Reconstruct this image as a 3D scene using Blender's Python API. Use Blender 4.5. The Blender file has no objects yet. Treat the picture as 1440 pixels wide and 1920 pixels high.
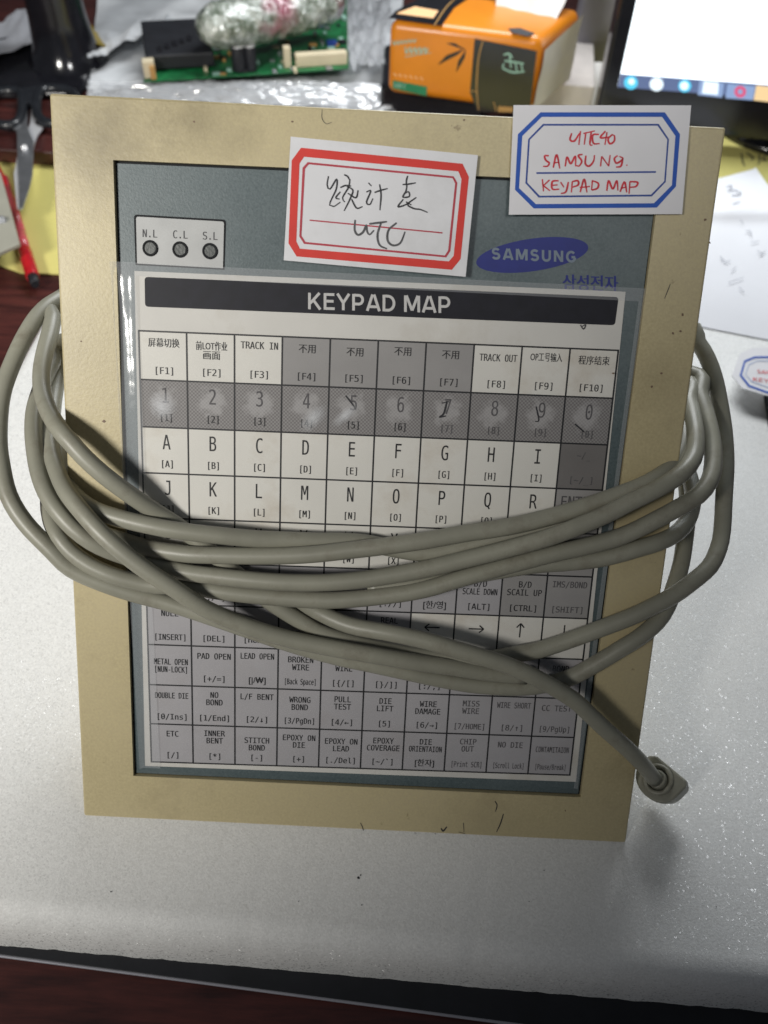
import bpy, bmesh, math, random
from mathutils import Vector, noise
random.seed(7)
rad = math.radians
S = bpy.context.scene
COL = S.collection

# ------------------------------------------------------------------ camera
CAM = Vector((0.00612855, -0.13419281, 0.40662523))
RW = [[0.9987523, 0.0501231, 0.0010300], [0.0377341, -0.7651012, 0.6428135], [0.0330071, -0.6419572, -0.7660341]]
FPX = 1500.0                                   # focal length in pixels of a 1440 px wide picture
from mathutils import Matrix
cd = bpy.data.cameras.new("camera"); cam = bpy.data.objects.new("camera", cd); COL.objects.link(cam)
m = Matrix([[RW[r][0], -RW[r][1], -RW[r][2], CAM[r]] for r in range(3)] + [[0, 0, 0, 1]])
cam.matrix_world = m
cd.sensor_fit = 'HORIZONTAL'; cd.sensor_width = 36.0; cd.lens = 36.0 * FPX / 1440.0
cd.clip_start = 0.01; cd.clip_end = 50
cd.dof.use_dof = True; cd.dof.focus_distance = 0.36; cd.dof.aperture_fstop = 12.5
S.camera = cam

# ------------------------------------------------------------------ light
W = bpy.data.worlds.new("World"); S.world = W; W.use_nodes = True
W.node_tree.nodes["Background"].inputs[0].default_value = (0.80, 0.88, 1.0, 1)
W.node_tree.nodes["Background"].inputs[1].default_value = 0.08


def area(name, loc, target, sx, sy, power, color):
    l = bpy.data.lights.new(name, 'AREA'); l.shape = 'RECTANGLE'; l.size = sx; l.size_y = sy
    l.energy = power; l.color = color
    o = bpy.data.objects.new(name, l); COL.objects.link(o); o.location = loc
    o.rotation_euler = (Vector(target) - Vector(loc)).to_track_quat('-Z', 'Y').to_euler()
    return o


area("back_fill_area", (0.14, 0.98, 0.70), (0.10, 0.2, 0), 0.60, 0.30, 9.0, (0.95, 0.98, 1.0))  # added area light, placed so the terminal shades the foam in front


def spot(name, loc, target, power, deg, soft, color):
    l = bpy.data.lights.new(name, 'SPOT'); l.energy = power; l.spot_size = rad(deg); l.spot_blend = 1.0; l.shadow_soft_size = soft; l.color = color
    o = bpy.data.objects.new(name, l); COL.objects.link(o); o.location = loc
    o.rotation_euler = (Vector(target) - Vector(loc)).to_track_quat('-Z', 'Y').to_euler()


spot("left_shaped_spot", (-0.70, -0.65, 0.80), (-0.36, 0.17, 0.20), 70, 53, 0.13, (1.0, 0.97, 0.91))  # added spot; its soft cone edge stands in for a shadow lower right
spot("upper_fill_spot", (0.30, -0.75, 1.15), (0.02, 0.46, 0.56), 46, 44, 0.13, (0.98, 0.98, 0.97))  # added spot that brightens the terminal's upper right
S.view_settings.view_transform = 'Standard'; S.view_settings.look = 'None'
S.view_settings.exposure = 0.0; S.view_settings.gamma = 1.0
S.cycles.max_bounces = 8; S.cycles.transparent_max_bounces = 16

# ------------------------------------------------------------------ geometry helpers
A36 = rad(36); FH = 0.32824; FW = 0.27
FO = Vector((-FW / 2, FH * math.sin(A36), FH * math.cos(A36)))
FV = Vector((0, -math.sin(A36), -math.cos(A36))); FN = Vector((0, -math.cos(A36), math.sin(A36))); FU = Vector((1, 0, 0))


def ray(px, py):
    a, b = (px - 720) / FPX, (py - 960) / FPX
    return Vector([RW[r][0] * a + RW[r][1] * b + RW[r][2] for r in range(3)])


def PL(px, py, p, n):
    d = ray(px, py); return CAM + d * ((p - CAM).dot(n) / d.dot(n))


def G(px, py, z=0.0): return PL(px, py, Vector((0, 0, z)), Vector((0, 0, 1)))
def Y(px, py, y): return PL(px, py, Vector((0, y, 0)), Vector((0, 1, 0)))
def FP(px, py, h=0.0): return PL(px, py, FO + FN * h, FN)      # picture point carried on to the tilted face of the terminal
def F(u, v, h=0.0): return FO + FU * u + FV * v + FN * h


def link(o, parent=None):
    COL.objects.link(o)
    if parent: o.parent = parent
    return o


def tag(o, label=None, cat=None, group=None, kind=None):
    if label: o["label"] = label
    if cat: o["category"] = cat
    if group: o["group"] = group
    if kind: o["kind"] = kind
    return o


def empty(name, loc):
    o = bpy.data.objects.new(name, None); COL.objects.link(o); o.location = loc; o.empty_display_size = 0.01
    return o


def mesh(name, verts, faces, mats, parent=None, smooth=False, mi=None, bevel=None, uv=None, seg=2):
    me = bpy.data.meshes.new(name)
    me.from_pydata([tuple(v) for v in verts], [], faces)
    if not isinstance(mats, (list, tuple)): mats = [mats]
    for k in mats: me.materials.append(k)
    if mi:
        for p, i in zip(me.polygons, mi): p.material_index = i
    if uv:
        l = me.uv_layers.new(name="UVMap")
        for p in me.polygons:
            for j, li in enumerate(p.loop_indices): l.data[li].uv = uv[j % 4]
    if smooth:
        for p in me.polygons: p.use_smooth = True
    me.update()
    o = bpy.data.objects.new(name, me)
    link(o)
    if parent:
        o.parent = parent
        o.matrix_parent_inverse = Matrix.Translation(parent.matrix_basis.translation).inverted() if parent.type == 'EMPTY' else Matrix.Identity(4)
    if bevel:
        b = o.modifiers.new("bevel", 'BEVEL'); b.width = bevel; b.segments = seg; b.limit_method = 'ANGLE'; b.angle_limit = rad(35)
    return o


def solid(poly, ext):
    """prism: polygon (list of Vector) extruded by vector ext"""
    n = len(poly); v = list(poly) + [p + ext for p in poly]
    f = [tuple(range(n)), tuple(range(2 * n - 1, n - 1, -1))]
    f += [(i, i + n, (i + 1) % n + n, (i + 1) % n) for i in range(n)]
    return v, f


def fixn(o):
    bm = bmesh.new(); bm.from_mesh(o.data); bmesh.ops.recalc_face_normals(bm, faces=bm.faces); bm.to_mesh(o.data); bm.free(); return o


def prism(name, poly, ext, mat, parent=None, bevel=None, smooth=False):
    v, f = solid(poly, Vector(ext)); return fixn(mesh(name, v, f, mat, parent, bevel=bevel, smooth=smooth))


def obox(name, a, b, depth, height, mat, parent=None, bevel=None, seg=2):
    """box standing on the edge a-b; depth and height are vectors"""
    v, f = solid([a, b, b + depth, a + depth], height); return fixn(mesh(name, v, f, mat, parent, bevel=bevel, seg=seg))


def cyl(name, a, b, r0, r1, mat, parent=None, n=20, bevel=None):
    a, b = Vector(a), Vector(b); ax = (b - a).normalized(); t = ax.orthogonal().normalized(); s = ax.cross(t)
    v = []
    for c, r in ((a, r0), (b, r1)):
        v += [c + (t * math.cos(2 * math.pi * i / n) + s * math.sin(2 * math.pi * i / n)) * r for i in range(n)]
    f = [(i, (i + 1) % n, (i + 1) % n + n, i + n) for i in range(n)] + [tuple(range(n - 1, -1, -1)), tuple(range(n, 2 * n))]
    o = mesh(name, v, f, mat, parent, bevel=bevel)
    for p in o.data.polygons:
        if len(p.vertices) == 4: p.use_smooth = True
    return o


def spline(pts, step):
    out = []
    P = [Vector(p) for p in pts]
    P = [P[0] * 2 - P[1]] + P + [P[-1] * 2 - P[-2]]
    for i in range(1, len(P) - 2):
        p0, p1, p2, p3 = P[i - 1:i + 3]
        n = max(1, int((p2 - p1).length / step))
        for k in range(n):
            t = k / n
            out.append(0.5 * ((2 * p1) + (p2 - p0) * t + (2 * p0 - 5 * p1 + 4 * p2 - p3) * t * t + (3 * p1 - p0 - 3 * p2 + p3) * t ** 3))
    out.append(P[-2]); return out


def tube(pts, r, n=16, closed=False):
    """verts and faces of a swept tube, r a number or a function of the running share"""
    v = []; f = []; m_ = len(pts); t = None
    for i, p in enumerate(pts):
        if closed: d = pts[(i + 1) % m_] - pts[i - 1]
        else: d = pts[min(i + 1, m_ - 1)] - pts[max(i - 1, 0)]
        d.normalize()
        t = d.orthogonal().normalized() if t is None else (t - d * t.dot(d)).normalized()
        s = d.cross(t); rr = r(i / max(1, m_ - 1)) if callable(r) else r
        v += [p + (t * math.cos(2 * math.pi * k / n) + s * math.sin(2 * math.pi * k / n)) * rr for k in range(n)]
    for i in range(m_ if closed else m_ - 1):
        a, b = i * n, ((i + 1) % m_) * n
        f += [(a + k, a + (k + 1) % n, b + (k + 1) % n, b + k) for k in range(n)]
    if not closed: f += [tuple(range(n - 1, -1, -1)), tuple(range((m_ - 1) * n, m_ * n))]
    return v, f


class Print:
    """flat print: polygons that lie on a surface"""
    def __init__(s): s.v = []; s.f = []; s.m = []
    def poly(s, pts, m=0):
        k = len(s.v); s.v += pts; s.f.append(tuple(range(k, k + len(pts)))); s.m.append(m)
    def ring(s, a, b, m=0):
        k = len(s.v); n = len(a); s.v += a + b
        for i in range(n): s.f.append((k + i, k + (i + 1) % n, k + n + (i + 1) % n, k + n + i)); s.m.append(m)
    def ribbon(s, pts, w, fn, m=0, smooth=3):
        """pts: 2-D points, fn maps 2-D to 3-D, w width in the 2-D units"""
        p = [Vector((x, y, 0)) for x, y in pts]
        if len(p) > 2 and smooth: p = spline(p, max((p[0] - p[-1]).length, 12) / (4 * smooth))
        L = []; R = []
        for i in range(len(p)):
            d = (p[min(i + 1, len(p) - 1)] - p[max(i - 1, 0)]); d = d.normalized() if d.length > 1e-9 else Vector((1, 0, 0))
            t = i / max(1, len(p) - 1); ww = w * (0.55 + 0.45 * math.sin(math.pi * min(1, 0.15 + t * 0.8))) if smooth else w
            nn = Vector((-d.y, d.x, 0)) * ww / 2
            L.append(fn(p[i].x + nn.x, p[i].y + nn.y)); R.append(fn(p[i].x - nn.x, p[i].y - nn.y))
        k = len(s.v); n = len(p); s.v += L + R
        for i in range(n - 1): s.f.append((k + i, k + i + 1, k + n + i + 1, k + n + i)); s.m.append(m)
    def split(s, name, mats, parent):
        """every disconnected piece becomes a part of its own"""
        if not isinstance(mats, (list, tuple)): mats = [mats]
        out = []; grp = []
        for f_, m_ in zip(s.f, s.m):
            for g in grp:
                if g[0] & set(f_): g[0].update(f_); g[1].append((f_, m_)); break
            else: grp.append([set(f_), [(f_, m_)]])
        for st, fs__ in grp:
            idx = sorted(st); mp_ = {k: i for i, k in enumerate(idx)}
            out.append(mesh(name, [s.v[k] for k in idx], [tuple(mp_[k] for k in f_) for f_, _ in fs__], mats[fs__[0][1]], parent))
        return out
    def build(s, name, mats, parent): return mesh(name, s.v, s.f, mats, parent, mi=s.m)


_tc = bpy.data.curves.new("lettering_source", 'FONT')
_plain = _tc.font; _sans = None
try:                                                                    # the sans face that Blender itself ships with
    import os
    _sans = bpy.data.fonts.load(os.path.join(bpy.utils.system_resource('DATAFILES', path='fonts'), "DejaVuSansMono.woff2"))
except Exception:
    pass
_kk = 1.0
_to = bpy.data.objects.new("lettering_source", _tc)
_cache = {}
if _sans:
    _tc.font = _sans; _tc.body = "H"; _tc.size = 1.0; _me = _to.to_mesh(); _kk = .69 / max(p.co.y for p in _me.vertices); _to.to_mesh_clear(); _tc.font = _plain


def glyphs(text, bold=0.0):
    if (text, bold) in _cache: return _cache[(text, bold)]
    if _sans and all(ord(ch) < 128 or ch in '←→↑↓' for ch in text): _tc.font = _sans
    elif _sans: _tc.font = _plain
    _tc.body = text; _tc.size = 1.0; _tc.resolution_u = 3;  _tc.fill_mode = 'FRONT'
    kk = _kk if (_sans and all(ord(ch) < 128 or ch in '←→↑↓' for ch in text)) else 1.0
    me = _to.to_mesh()
    v = [(p.co.x * kk, p.co.y * kk) for p in me.vertices]; f = [tuple(p.vertices) for p in me.polygons]
    _to.to_mesh_clear()
    if v:
        x0 = min(p[0] for p in v); x1 = max(p[0] for p in v)
    else: x0 = x1 = 0
    _cache[(text, bold)] = (v, f, x0, x1); return _cache[(text, bold)]


def put_text(pr, text, x, y, size, fn, m=0, sx=0.8, bold=0.0, width=None, up=-1):
    """text centred on x with its baseline at y, in the 2-D units of fn"""
    v, f, x0, x1 = glyphs(text, bold)
    if not v: return
    k = sx * size
    if width: k = width / (x1 - x0)
    c = (x0 + x1) / 2
    for sgn in ((-1, 1, 0) if bold > 0 else (0,)):                      # heavier strokes
        b = len(pr.v); o3 = fn(x, y); up3 = (fn(x + 1e-3, y) - o3).cross(fn(x, y + 1e-3) - o3).normalized() * (1.5e-5 * sgn)
        if up3.dot(FN) < 0 : up3 = up3
        pr.v += [fn(x + (a - c + sgn * bold) * k, y + up * q * size) + up3 for a, q in v]
        pr.f += [tuple(b + i for i in p) for p in f]; pr.m += [m] * len(f)


def arc(cx, cy, rx, ry, a0, a1, n=12): return [(cx + rx * math.cos(rad(a0 + (a1 - a0) * i / n)), cy + ry * math.sin(rad(a0 + (a1 - a0) * i / n))) for i in range(n + 1)]


# heavy grotesque capitals: glyph width and centre lines in a cell one unit high, stroke ends cut square
HEAVY = {
    'K': (.72, [[(.09, 0), (.09, 1)], [(.13, .36), (.62, 1)], [(.30, .56), (.66, 0)]]),
    'E': (.60, [[(.09, 0), (.09, 1)], [(.12, .925), (.58, .925)], [(.12, .52), (.54, .52)], [(.12, .075), (.60, .075)]]),
    'Y': (.70, [[(.04, 1), (.35, .44)], [(.66, 1), (.35, .44)], [(.35, .46), (.35, 0)]]),
    'P': (.66, [[(.09, 0), (.09, 1)], [(.12, .925), (.36, .925)] + arc(.36, .66, .21, .265, 90, -90)[1:] + [(.12, .395)]]),
    'A': (.74, [[(.05, 0), (.33, 1)], [(.69, 0), (.41, 1)], [(.16, .26), (.58, .26)]]),
    'D': (.70, [[(.09, 0), (.09, 1)], [(.12, .925), (.30, .925)] + arc(.30, .5, .32, .425, 90, -90)[1:] + [(.12, .075)]]),
    'M': (.86, [[(.08, 0), (.08, 1)], [(.78, 0), (.78, 1)], [(.13, 1), (.43, .10)], [(.73, 1), (.43, .10)]]),
    'S': (.64, [arc(.32, .735, .22, .195, 25, 180) + arc(.32, .70, .22, .19, 200, 262)[0:] + arc(.32, .30, .235, .22, 82, -10)[0:] + arc(.32, .29, .235, .215, -20, -160)]),
    'U': (.68, [[(.09, 1), (.09, .36)] + arc(.34, .34, .25, .27, 180, 360) + [(.59, .36), (.59, 1)]]),
    'N': (.70, [[(.09, 0), (.09, 1)], [(.61, 0), (.61, 1)], [(.12, .96), (.58, .04)]]),
    'G': (.74, [arc(.38, .5, .30, .425, 45, 340, 20) + [(.66, .42)], [(.40, .46), (.68, .46)]]),
}


def heavy_text(pr, text, x, y, size, width, fn, w=.17, gap=.10):
    tot = sum(HEAVY[c][0] + gap if c != ' ' else .34 for c in text) - gap; k = width / tot; cx = x - width / 2; q = 0
    for ch in text:
        if ch == ' ': cx += .34 * k; continue
        for st in HEAVY[ch][1]:
            P = st; L = []; Rr = []
            for i in range(len(P)):
                a_ = P[max(i - 1, 0)]; b_ = P[min(i + 1, len(P) - 1)]; dx, dy = (b_[0] - a_[0]) * k, (b_[1] - a_[1]) * size; l_ = math.hypot(dx, dy) or 1
                nx_, ny_ = -dy / l_ * w * size / 2, dx / l_ * w * size / 2
                X_, Y_ = cx + P[i][0] * k, P[i][1] * size
                L.append(fn(X_ + nx_, y - Y_ - ny_, q)); Rr.append(fn(X_ - nx_, y - Y_ + ny_, q))
            b0 = len(pr.v); n = len(P); pr.v += L + Rr
            for i in range(n - 1): pr.f.append((b0 + i, b0 + i + 1, b0 + n + i + 1, b0 + n + i)); pr.m.append(0)
            q = (q + 1) % 4
        cx += (HEAVY[ch][0] + gap) * k


# ------------------------------------------------------------------ materials
def nm(name):
    m_ = bpy.data.materials.new(name); m_.use_nodes = True; return m_, m_.node_tree.nodes, m_.node_tree.links, m_.node_tree.nodes["Principled BSDF"]


def ramp(N, a, b):
    r = N.new("ShaderNodeValToRGB"); r.color_ramp.elements[0].position = a; r.color_ramp.elements[1].position = b; return r


def noi(N, L, scale, detail=4, rough=.55, coord='Object', src=None, stretch=None):
    n = N.new("ShaderNodeTexNoise"); n.inputs["Scale"].default_value = scale; n.inputs["Detail"].default_value = detail; n.inputs["Roughness"].default_value = rough
    tc = N.new("ShaderNodeTexCoord"); o = tc.outputs[coord]
    if stretch:
        mp = N.new("ShaderNodeMapping"); mp.inputs["Scale"].default_value = stretch; L.new(o, mp.inputs[0]); o = mp.outputs[0]
    L.new(o, n.inputs[0]); return n


def mix(N, L, fac, a, b, mode='MIX'):
    x = N.new("ShaderNodeMix"); x.data_type = 'RGBA'; x.blend_type = mode
    for s, v in ((0, fac), (6, a), (7, b)):
        if hasattr(v, "links") or hasattr(v, "is_linked"): L.new(v, x.inputs[s])
        else: x.inputs[s].default_value = v if s == 0 else (*v, 1)
    return x.outputs[2]


def simple(name, col, rough=.5, spec=.5, var=0.15, scale=60, bump=0.0, bscale=400, metal=0.0, dirt=None, dscale=14):
    m_, N, L, B = nm(name)
    n = noi(N, L, scale); r = ramp(N, .3, .7); L.new(n.outputs[0], r.inputs[0])
    c = mix(N, L, r.outputs[0], tuple(x * (1 - var) for x in col), tuple(min(1, x * (1 + var * .6)) for x in col))
    if dirt:
        d = noi(N, L, dscale, 6, .65); r2 = ramp(N, .52, .75); L.new(d.outputs[0], r2.inputs[0])
        mu = N.new("ShaderNodeMath"); mu.operation = 'MULTIPLY'; mu.inputs[1].default_value = .6; L.new(r2.outputs[0], mu.inputs[0])
        c = mix(N, L, mu.outputs[0], c, dirt)
    L.new(c, B.inputs["Base Color"]); B.inputs["Roughness"].default_value = rough; B.inputs["Specular IOR Level"].default_value = spec; B.inputs["Metallic"].default_value = metal
    if bump:
        b = N.new("ShaderNodeBump"); b.inputs["Strength"].default_value = bump; b.inputs["Distance"].default_value = .0004
        n2 = noi(N, L, bscale, 3); L.new(n2.outputs[0], b.inputs["Height"]); L.new(b.outputs[0], B.inputs["Normal"])
    return m_


def clear(name, haze=.08, gl=.5, rough=.08, tint=(1, 1, 1), bump=0.0, bscale=40):
    """thin clear plastic: mostly transparent, reflecting more at a slant, with a little milky haze"""
    m_, N, L, B = nm(name); out = N["Material Output"]; N.remove(B)
    tr = N.new("ShaderNodeBsdfTransparent"); tr.inputs[0].default_value = (*tint, 1)
    gs = N.new("ShaderNodeBsdfGlossy"); gs.inputs["Roughness"].default_value = rough
    df = N.new("ShaderNodeBsdfDiffuse"); df.inputs[0].default_value = (.8, .82, .85, 1)
    lw = N.new("ShaderNodeLayerWeight"); lw.inputs[0].default_value = gl
    m1 = N.new("ShaderNodeMixShader"); m1.inputs[0].default_value = haze; L.new(tr.outputs[0], m1.inputs[1]); L.new(df.outputs[0], m1.inputs[2])
    m2 = N.new("ShaderNodeMixShader"); L.new(lw.outputs["Fresnel"], m2.inputs[0]); L.new(m1.outputs[0], m2.inputs[1]); L.new(gs.outputs[0], m2.inputs[2])
    if bump:
        b = N.new("ShaderNodeBump"); b.inputs["Strength"].default_value = bump; b.inputs["Distance"].default_value = .002
        n2 = noi(N, L, bscale, 3); L.new(n2.outputs[0], b.inputs["Height"]); L.new(b.outputs[0], gs.inputs["Normal"]); L.new(b.outputs[0], lw.inputs["Normal"])
    L.new(m2.outputs[0], out.inputs[0]); return m_


def emit(name, col, s):
    m_, N, L, B = nm(name); B.inputs["Base Color"].default_value = (0, 0, 0, 1); B.inputs["Emission Color"].default_value = (*col, 1); B.inputs["Emission Strength"].default_value = s
    B.inputs["Roughness"].default_value = .2; return m_


def beige():
    m_, N, L, B = nm("beige_plastic")
    base = (.470, .400, .250)
    n = noi(N, L, 9, 5, .6); r = ramp(N, .35, .75); L.new(n.outputs[0], r.inputs[0])
    c = mix(N, L, r.outputs[0], base, (.40, .335, .18))
    g = noi(N, L, 900, 2); rg = ramp(N, .3, .7); L.new(g.outputs[0], rg.inputs[0])
    c = mix(N, L, rg.outputs[0], c, (.50, .43, .25))
    # grimy patches and small dark flecks
    d = noi(N, L, 26, 6, .7); r2 = ramp(N, .56, .80); L.new(d.outputs[0], r2.inputs[0])
    mu = N.new("ShaderNodeMath"); mu.operation = 'MULTIPLY'; mu.inputs[1].default_value = .38; L.new(r2.outputs[0], mu.inputs[0])
    c = mix(N, L, mu.outputs[0], c, (.20, .155, .09))
    s = noi(N, L, 130, 4, .7); r3 = ramp(N, .68, .74); L.new(s.outputs[0], r3.inputs[0])
    mu3 = N.new("ShaderNodeMath"); mu3.operation = 'MULTIPLY'; mu3.inputs[1].default_value = .55; L.new(r3.outputs[0], mu3.inputs[0])
    c = mix(N, L, mu3.outputs[0], c, (.16, .11, .06))
    # handling stains near the upper left corner and along the edges of the frame
    tc = N.new("ShaderNodeTexCoord")
    for (u_, v_, r_, k_) in ((.022, .016, .032, .75), (.060, .006, .024, .65), (.010, .10, .025, .2), (.262, .16, .03, .35), (.255, .10, .018, .3), (.20, .325, .03, .25)):
        ds = N.new("ShaderNodeVectorMath"); ds.operation = 'DISTANCE'; L.new(tc.outputs["Object"], ds.inputs[0]); ds.inputs[1].default_value = F(u_, v_, 0)
        ma = N.new("ShaderNodeMath"); ma.operation = 'MULTIPLY_ADD'; L.new(d.outputs[0], ma.inputs[0]); ma.inputs[1].default_value = r_ * 2.2; L.new(ds.outputs["Value"], ma.inputs[2])
        mr = N.new("ShaderNodeMapRange"); mr.inputs[1].default_value = r_ * 2.1; mr.inputs[2].default_value = r_ * 1.1; mr.inputs[3].default_value = 0; mr.inputs[4].default_value = k_; L.new(ma.outputs[0], mr.inputs[0])
        c = mix(N, L, mr.outputs[0], c, (.20, .165, .095))
    L.new(c, B.inputs["Base Color"]); B.inputs["Roughness"].default_value = .42; B.inputs["Specular IOR Level"].default_value = .4
    b = N.new("ShaderNodeBump"); b.inputs["Strength"].default_value = .22; b.inputs["Distance"].default_value = .0003
    n2 = noi(N, L, 700, 2); L.new(n2.outputs[0], b.inputs["Height"]); L.new(b.outputs[0], B.inputs["Normal"])
    return m_


def foam():
    m_, N, L, B = nm("packing_foam")
    tc = N.new("ShaderNodeTexCoord")
    v = N.new("ShaderNodeTexVoronoi"); v.inputs["Scale"].default_value = 1250; L.new(tc.outputs["Object"], v.inputs[0])
    n = noi(N, L, 5, 4, .6); r = ramp(N, .3, .75); L.new(n.outputs[0], r.inputs[0])
    c = mix(N, L, r.outputs[0], (.82, .82, .80), (.76, .755, .735))
    cell = N.new("ShaderNodeSeparateColor"); L.new(v.outputs["Color"], cell.inputs[0])
    rc = ramp(N, 0, 1); L.new(cell.outputs[0], rc.inputs[0])
    c = mix(N, L, .11, c, rc.outputs[0])
    # a few cells are clear walls that glint
    gt = N.new("ShaderNodeMath"); gt.operation = 'GREATER_THAN'; gt.inputs[1].default_value = .80; L.new(cell.outputs[1], gt.inputs[0])
    ro = N.new("ShaderNodeMapRange"); ro.inputs[3].default_value = .6; ro.inputs[4].default_value = .45; L.new(gt.outputs[0], ro.inputs[0]); L.new(ro.outputs[0], B.inputs["Roughness"])
    L.new(c, B.inputs["Base Color"]); B.inputs["Specular IOR Level"].default_value = .7
    b = N.new("ShaderNodeBump"); b.inputs["Strength"].default_value = .55; b.inputs["Distance"].default_value = .0004
    n2 = noi(N, L, 850, 4, .75); L.new(n2.outputs[0], b.inputs["Height"])
    off = N.new("ShaderNodeVectorMath"); off.operation = 'SUBTRACT'; L.new(v.outputs["Color"], off.inputs[0]); off.inputs[1].default_value = (.5, .5, .5)
    sc_ = N.new("ShaderNodeVectorMath"); sc_.operation = 'SCALE'; L.new(off.outputs[0], sc_.inputs[0])
    sm = N.new("ShaderNodeMath"); sm.operation = 'MULTIPLY_ADD'; L.new(gt.outputs[0], sm.inputs[0]); sm.inputs[1].default_value = 1.3; sm.inputs[2].default_value = 0; L.new(sm.outputs[0], sc_.inputs["Scale"])
    ad = N.new("ShaderNodeVectorMath"); ad.operation = 'ADD'; L.new(b.outputs[0], ad.inputs[0]); L.new(sc_.outputs[0], ad.inputs[1])
    no = N.new("ShaderNodeVectorMath"); no.operation = 'NORMALIZE'; L.new(ad.outputs[0], no.inputs[0]); L.new(b.outputs[0], B.inputs["Normal"]); L.new(no.outputs[0], B.inputs["Coat Normal"]); L.new(gt.outputs[0], B.inputs["Coat Weight"]); B.inputs["Coat Roughness"].default_value = .18; B.inputs["Coat IOR"].default_value = 1.5
    B.inputs["Subsurface Weight"].default_value = 0.0
    return m_


def wood():
    m_, N, L, B = nm("dark_red_wood")
    n = noi(N, L, 14, 8, .65, stretch=(1, 9, 9)); r = ramp(N, .3, .75); L.new(n.outputs[0], r.inputs[0])
    c = mix(N, L, r.outputs[0], (.020, .006, .006), (.115, .030, .024))
    L.new(c, B.inputs["Base Color"]); B.inputs["Roughness"].default_value = .38; return m_


def panel_mat():
    m_, N, L, B = nm("slate_panel")
    n = noi(N, L, 900, 3, .7); r = ramp(N, .3, .75); L.new(n.outputs[0], r.inputs[0])
    c = mix(N, L, r.outputs[0], (.050, .074, .080), (.098, .130, .138))
    n3 = noi(N, L, 25, 5); r3 = ramp(N, .4, .75); L.new(n3.outputs[0], r3.inputs[0])
    mu = N.new("ShaderNodeMath"); mu.operation = 'MULTIPLY'; mu.inputs[1].default_value = .3; L.new(r3.outputs[0], mu.inputs[0])
    c = mix(N, L, mu.outputs[0], c, (.18, .21, .215))
    L.new(c, B.inputs["Base Color"]); B.inputs["Roughness"].default_value = .45
    b = N.new("ShaderNodeBump"); b.inputs["Strength"].default_value = .3; b.inputs["Distance"].default_value = .0002
    n2 = noi(N, L, 1200, 2); L.new(n2.outputs[0], b.inputs["Height"]); L.new(b.outputs[0], B.inputs["Normal"]); return m_


def digit_cell():
    """dark printed key row, rubbed pale around each numeral"""
    m_, N, L, B = nm("rubbed_dark_print")
    tc = N.new("ShaderNodeTexCoord")
    dst = N.new("ShaderNodeVectorMath"); dst.operation = 'DISTANCE'; L.new(tc.outputs["UV"], dst.inputs[0]); dst.inputs[1].default_value = (.5, .42, 0)
    n = noi(N, L, 260, 4, .6); ad = N.new("ShaderNodeMath"); ad.operation = 'MULTIPLY_ADD'; L.new(n.outputs[0], ad.inputs[0]); ad.inputs[1].default_value = .55; L.new(dst.outputs["Value"], ad.inputs[2])
    mr = N.new("ShaderNodeMapRange"); mr.inputs[1].default_value = .62; mr.inputs[2].default_value = .44; mr.inputs[3].default_value = 0; mr.inputs[4].default_value = .5; L.new(ad.outputs[0], mr.inputs[0])
    ck = N.new("ShaderNodeTexChecker"); ck.inputs["Scale"].default_value = 26; ck.inputs[1].default_value = (.155, .145, .145, 1); ck.inputs[2].default_value = (.25, .24, .235, 1); L.new(tc.outputs["UV"], ck.inputs[0])
    c = mix(N, L, mr.outputs[0], ck.outputs[0], (.42, .41, .41))
    L.new(c, B.inputs["Base Color"]); B.inputs["Roughness"].default_value = .6; return m_


M_BEIGE = beige(); M_FOAM = foam(); M_WOOD = wood(); M_PANEL = panel_mat(); M_DIG = digit_cell()
M_PAPER = simple("sheet_paper", (.60, .585, .55), .6, .3, .06, 30, dirt=(.42, .38, .31), dscale=22)
M_CELLW = simple("white_print_cell", (.66, .645, .60), .6, .3, .05, 30, dirt=(.45, .39, .31), dscale=30)
M_CELLG = simple("grey_print_cell", (.30, .29, .285), .6, .3, .08, 40)
M_CELLD = simple("dark_print_cell", (.17, .16, .155), .6, .3, .08, 40)
M_CELLL = simple("lilac_print_cell", (.375, .365, .38), .6, .3, .06, 30, dirt=(.33, .31, .31), dscale=40)
M_INK = simple("black_ink", (.012, .012, .014), .5, .4, .2)
M_INKF = simple("faded_ink", (.10, .095, .10), .6, .3, .3, 500)
M_BAR = simple("title_bar_ink", (.008, .008, .014), .55, .25, .3, 200)
M_TITLE = simple("title_lettering_paper", (.52, .51, .50), .5, .3, .05)
M_PLATE = simple("indicator_plate_grey", (.42, .425, .42), .5, .4, .08, 90)
M_EDGE = simple("gap_shade_and_outline", (.012, .013, .015), .7, .2, .2)  # near-black: painted shadow in the panel gap, also plate outline and lamp rims
M_LAMP = simple("indicator_lens", (.055, .062, .058), .45, .5, .25, 400, bump=.4, bscale=900)
M_BLUEP = simple("logo_blue", (.016, .024, .18), .5, .4, .08, 200)
M_LOGOL = simple("logo_lettering", (.17, .21, .26), .5, .4, .08, 200)
M_CARD = simple("card_stock", (.68, .68, .70), .6, .3, .04, 50, dirt=(.52, .52, .52), dscale=30)
M_CARD2 = simple("clean_card_stock", (.72, .71, .73), .55, .3, .03, 50)
M_RED = simple("red_frame_print", (.62, .045, .035), .55, .3, .08, 90)
M_REDT = simple("red_thin_print", (.42, .05, .07), .55, .3, .08, 90)
M_BLUE = simple("blue_frame_print", (.015, .085, .42), .5, .3, .08, 90)
M_BLUET = simple("blue_thin_print", (.02, .06, .28), .5, .3, .08, 90)
M_PEN = simple("black_pen", (.025, .025, .03), .5, .4, .4, 300)
M_REDPEN = simple("red_pen", (.58, .018, .035), .5, .4, .2, 300)
M_CABLE = simple("grey_cable_sheath", (.285, .28, .225), .42, .45, .18, 35, bump=.12, bscale=60, dirt=(.13, .11, .08), dscale=70)
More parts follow.
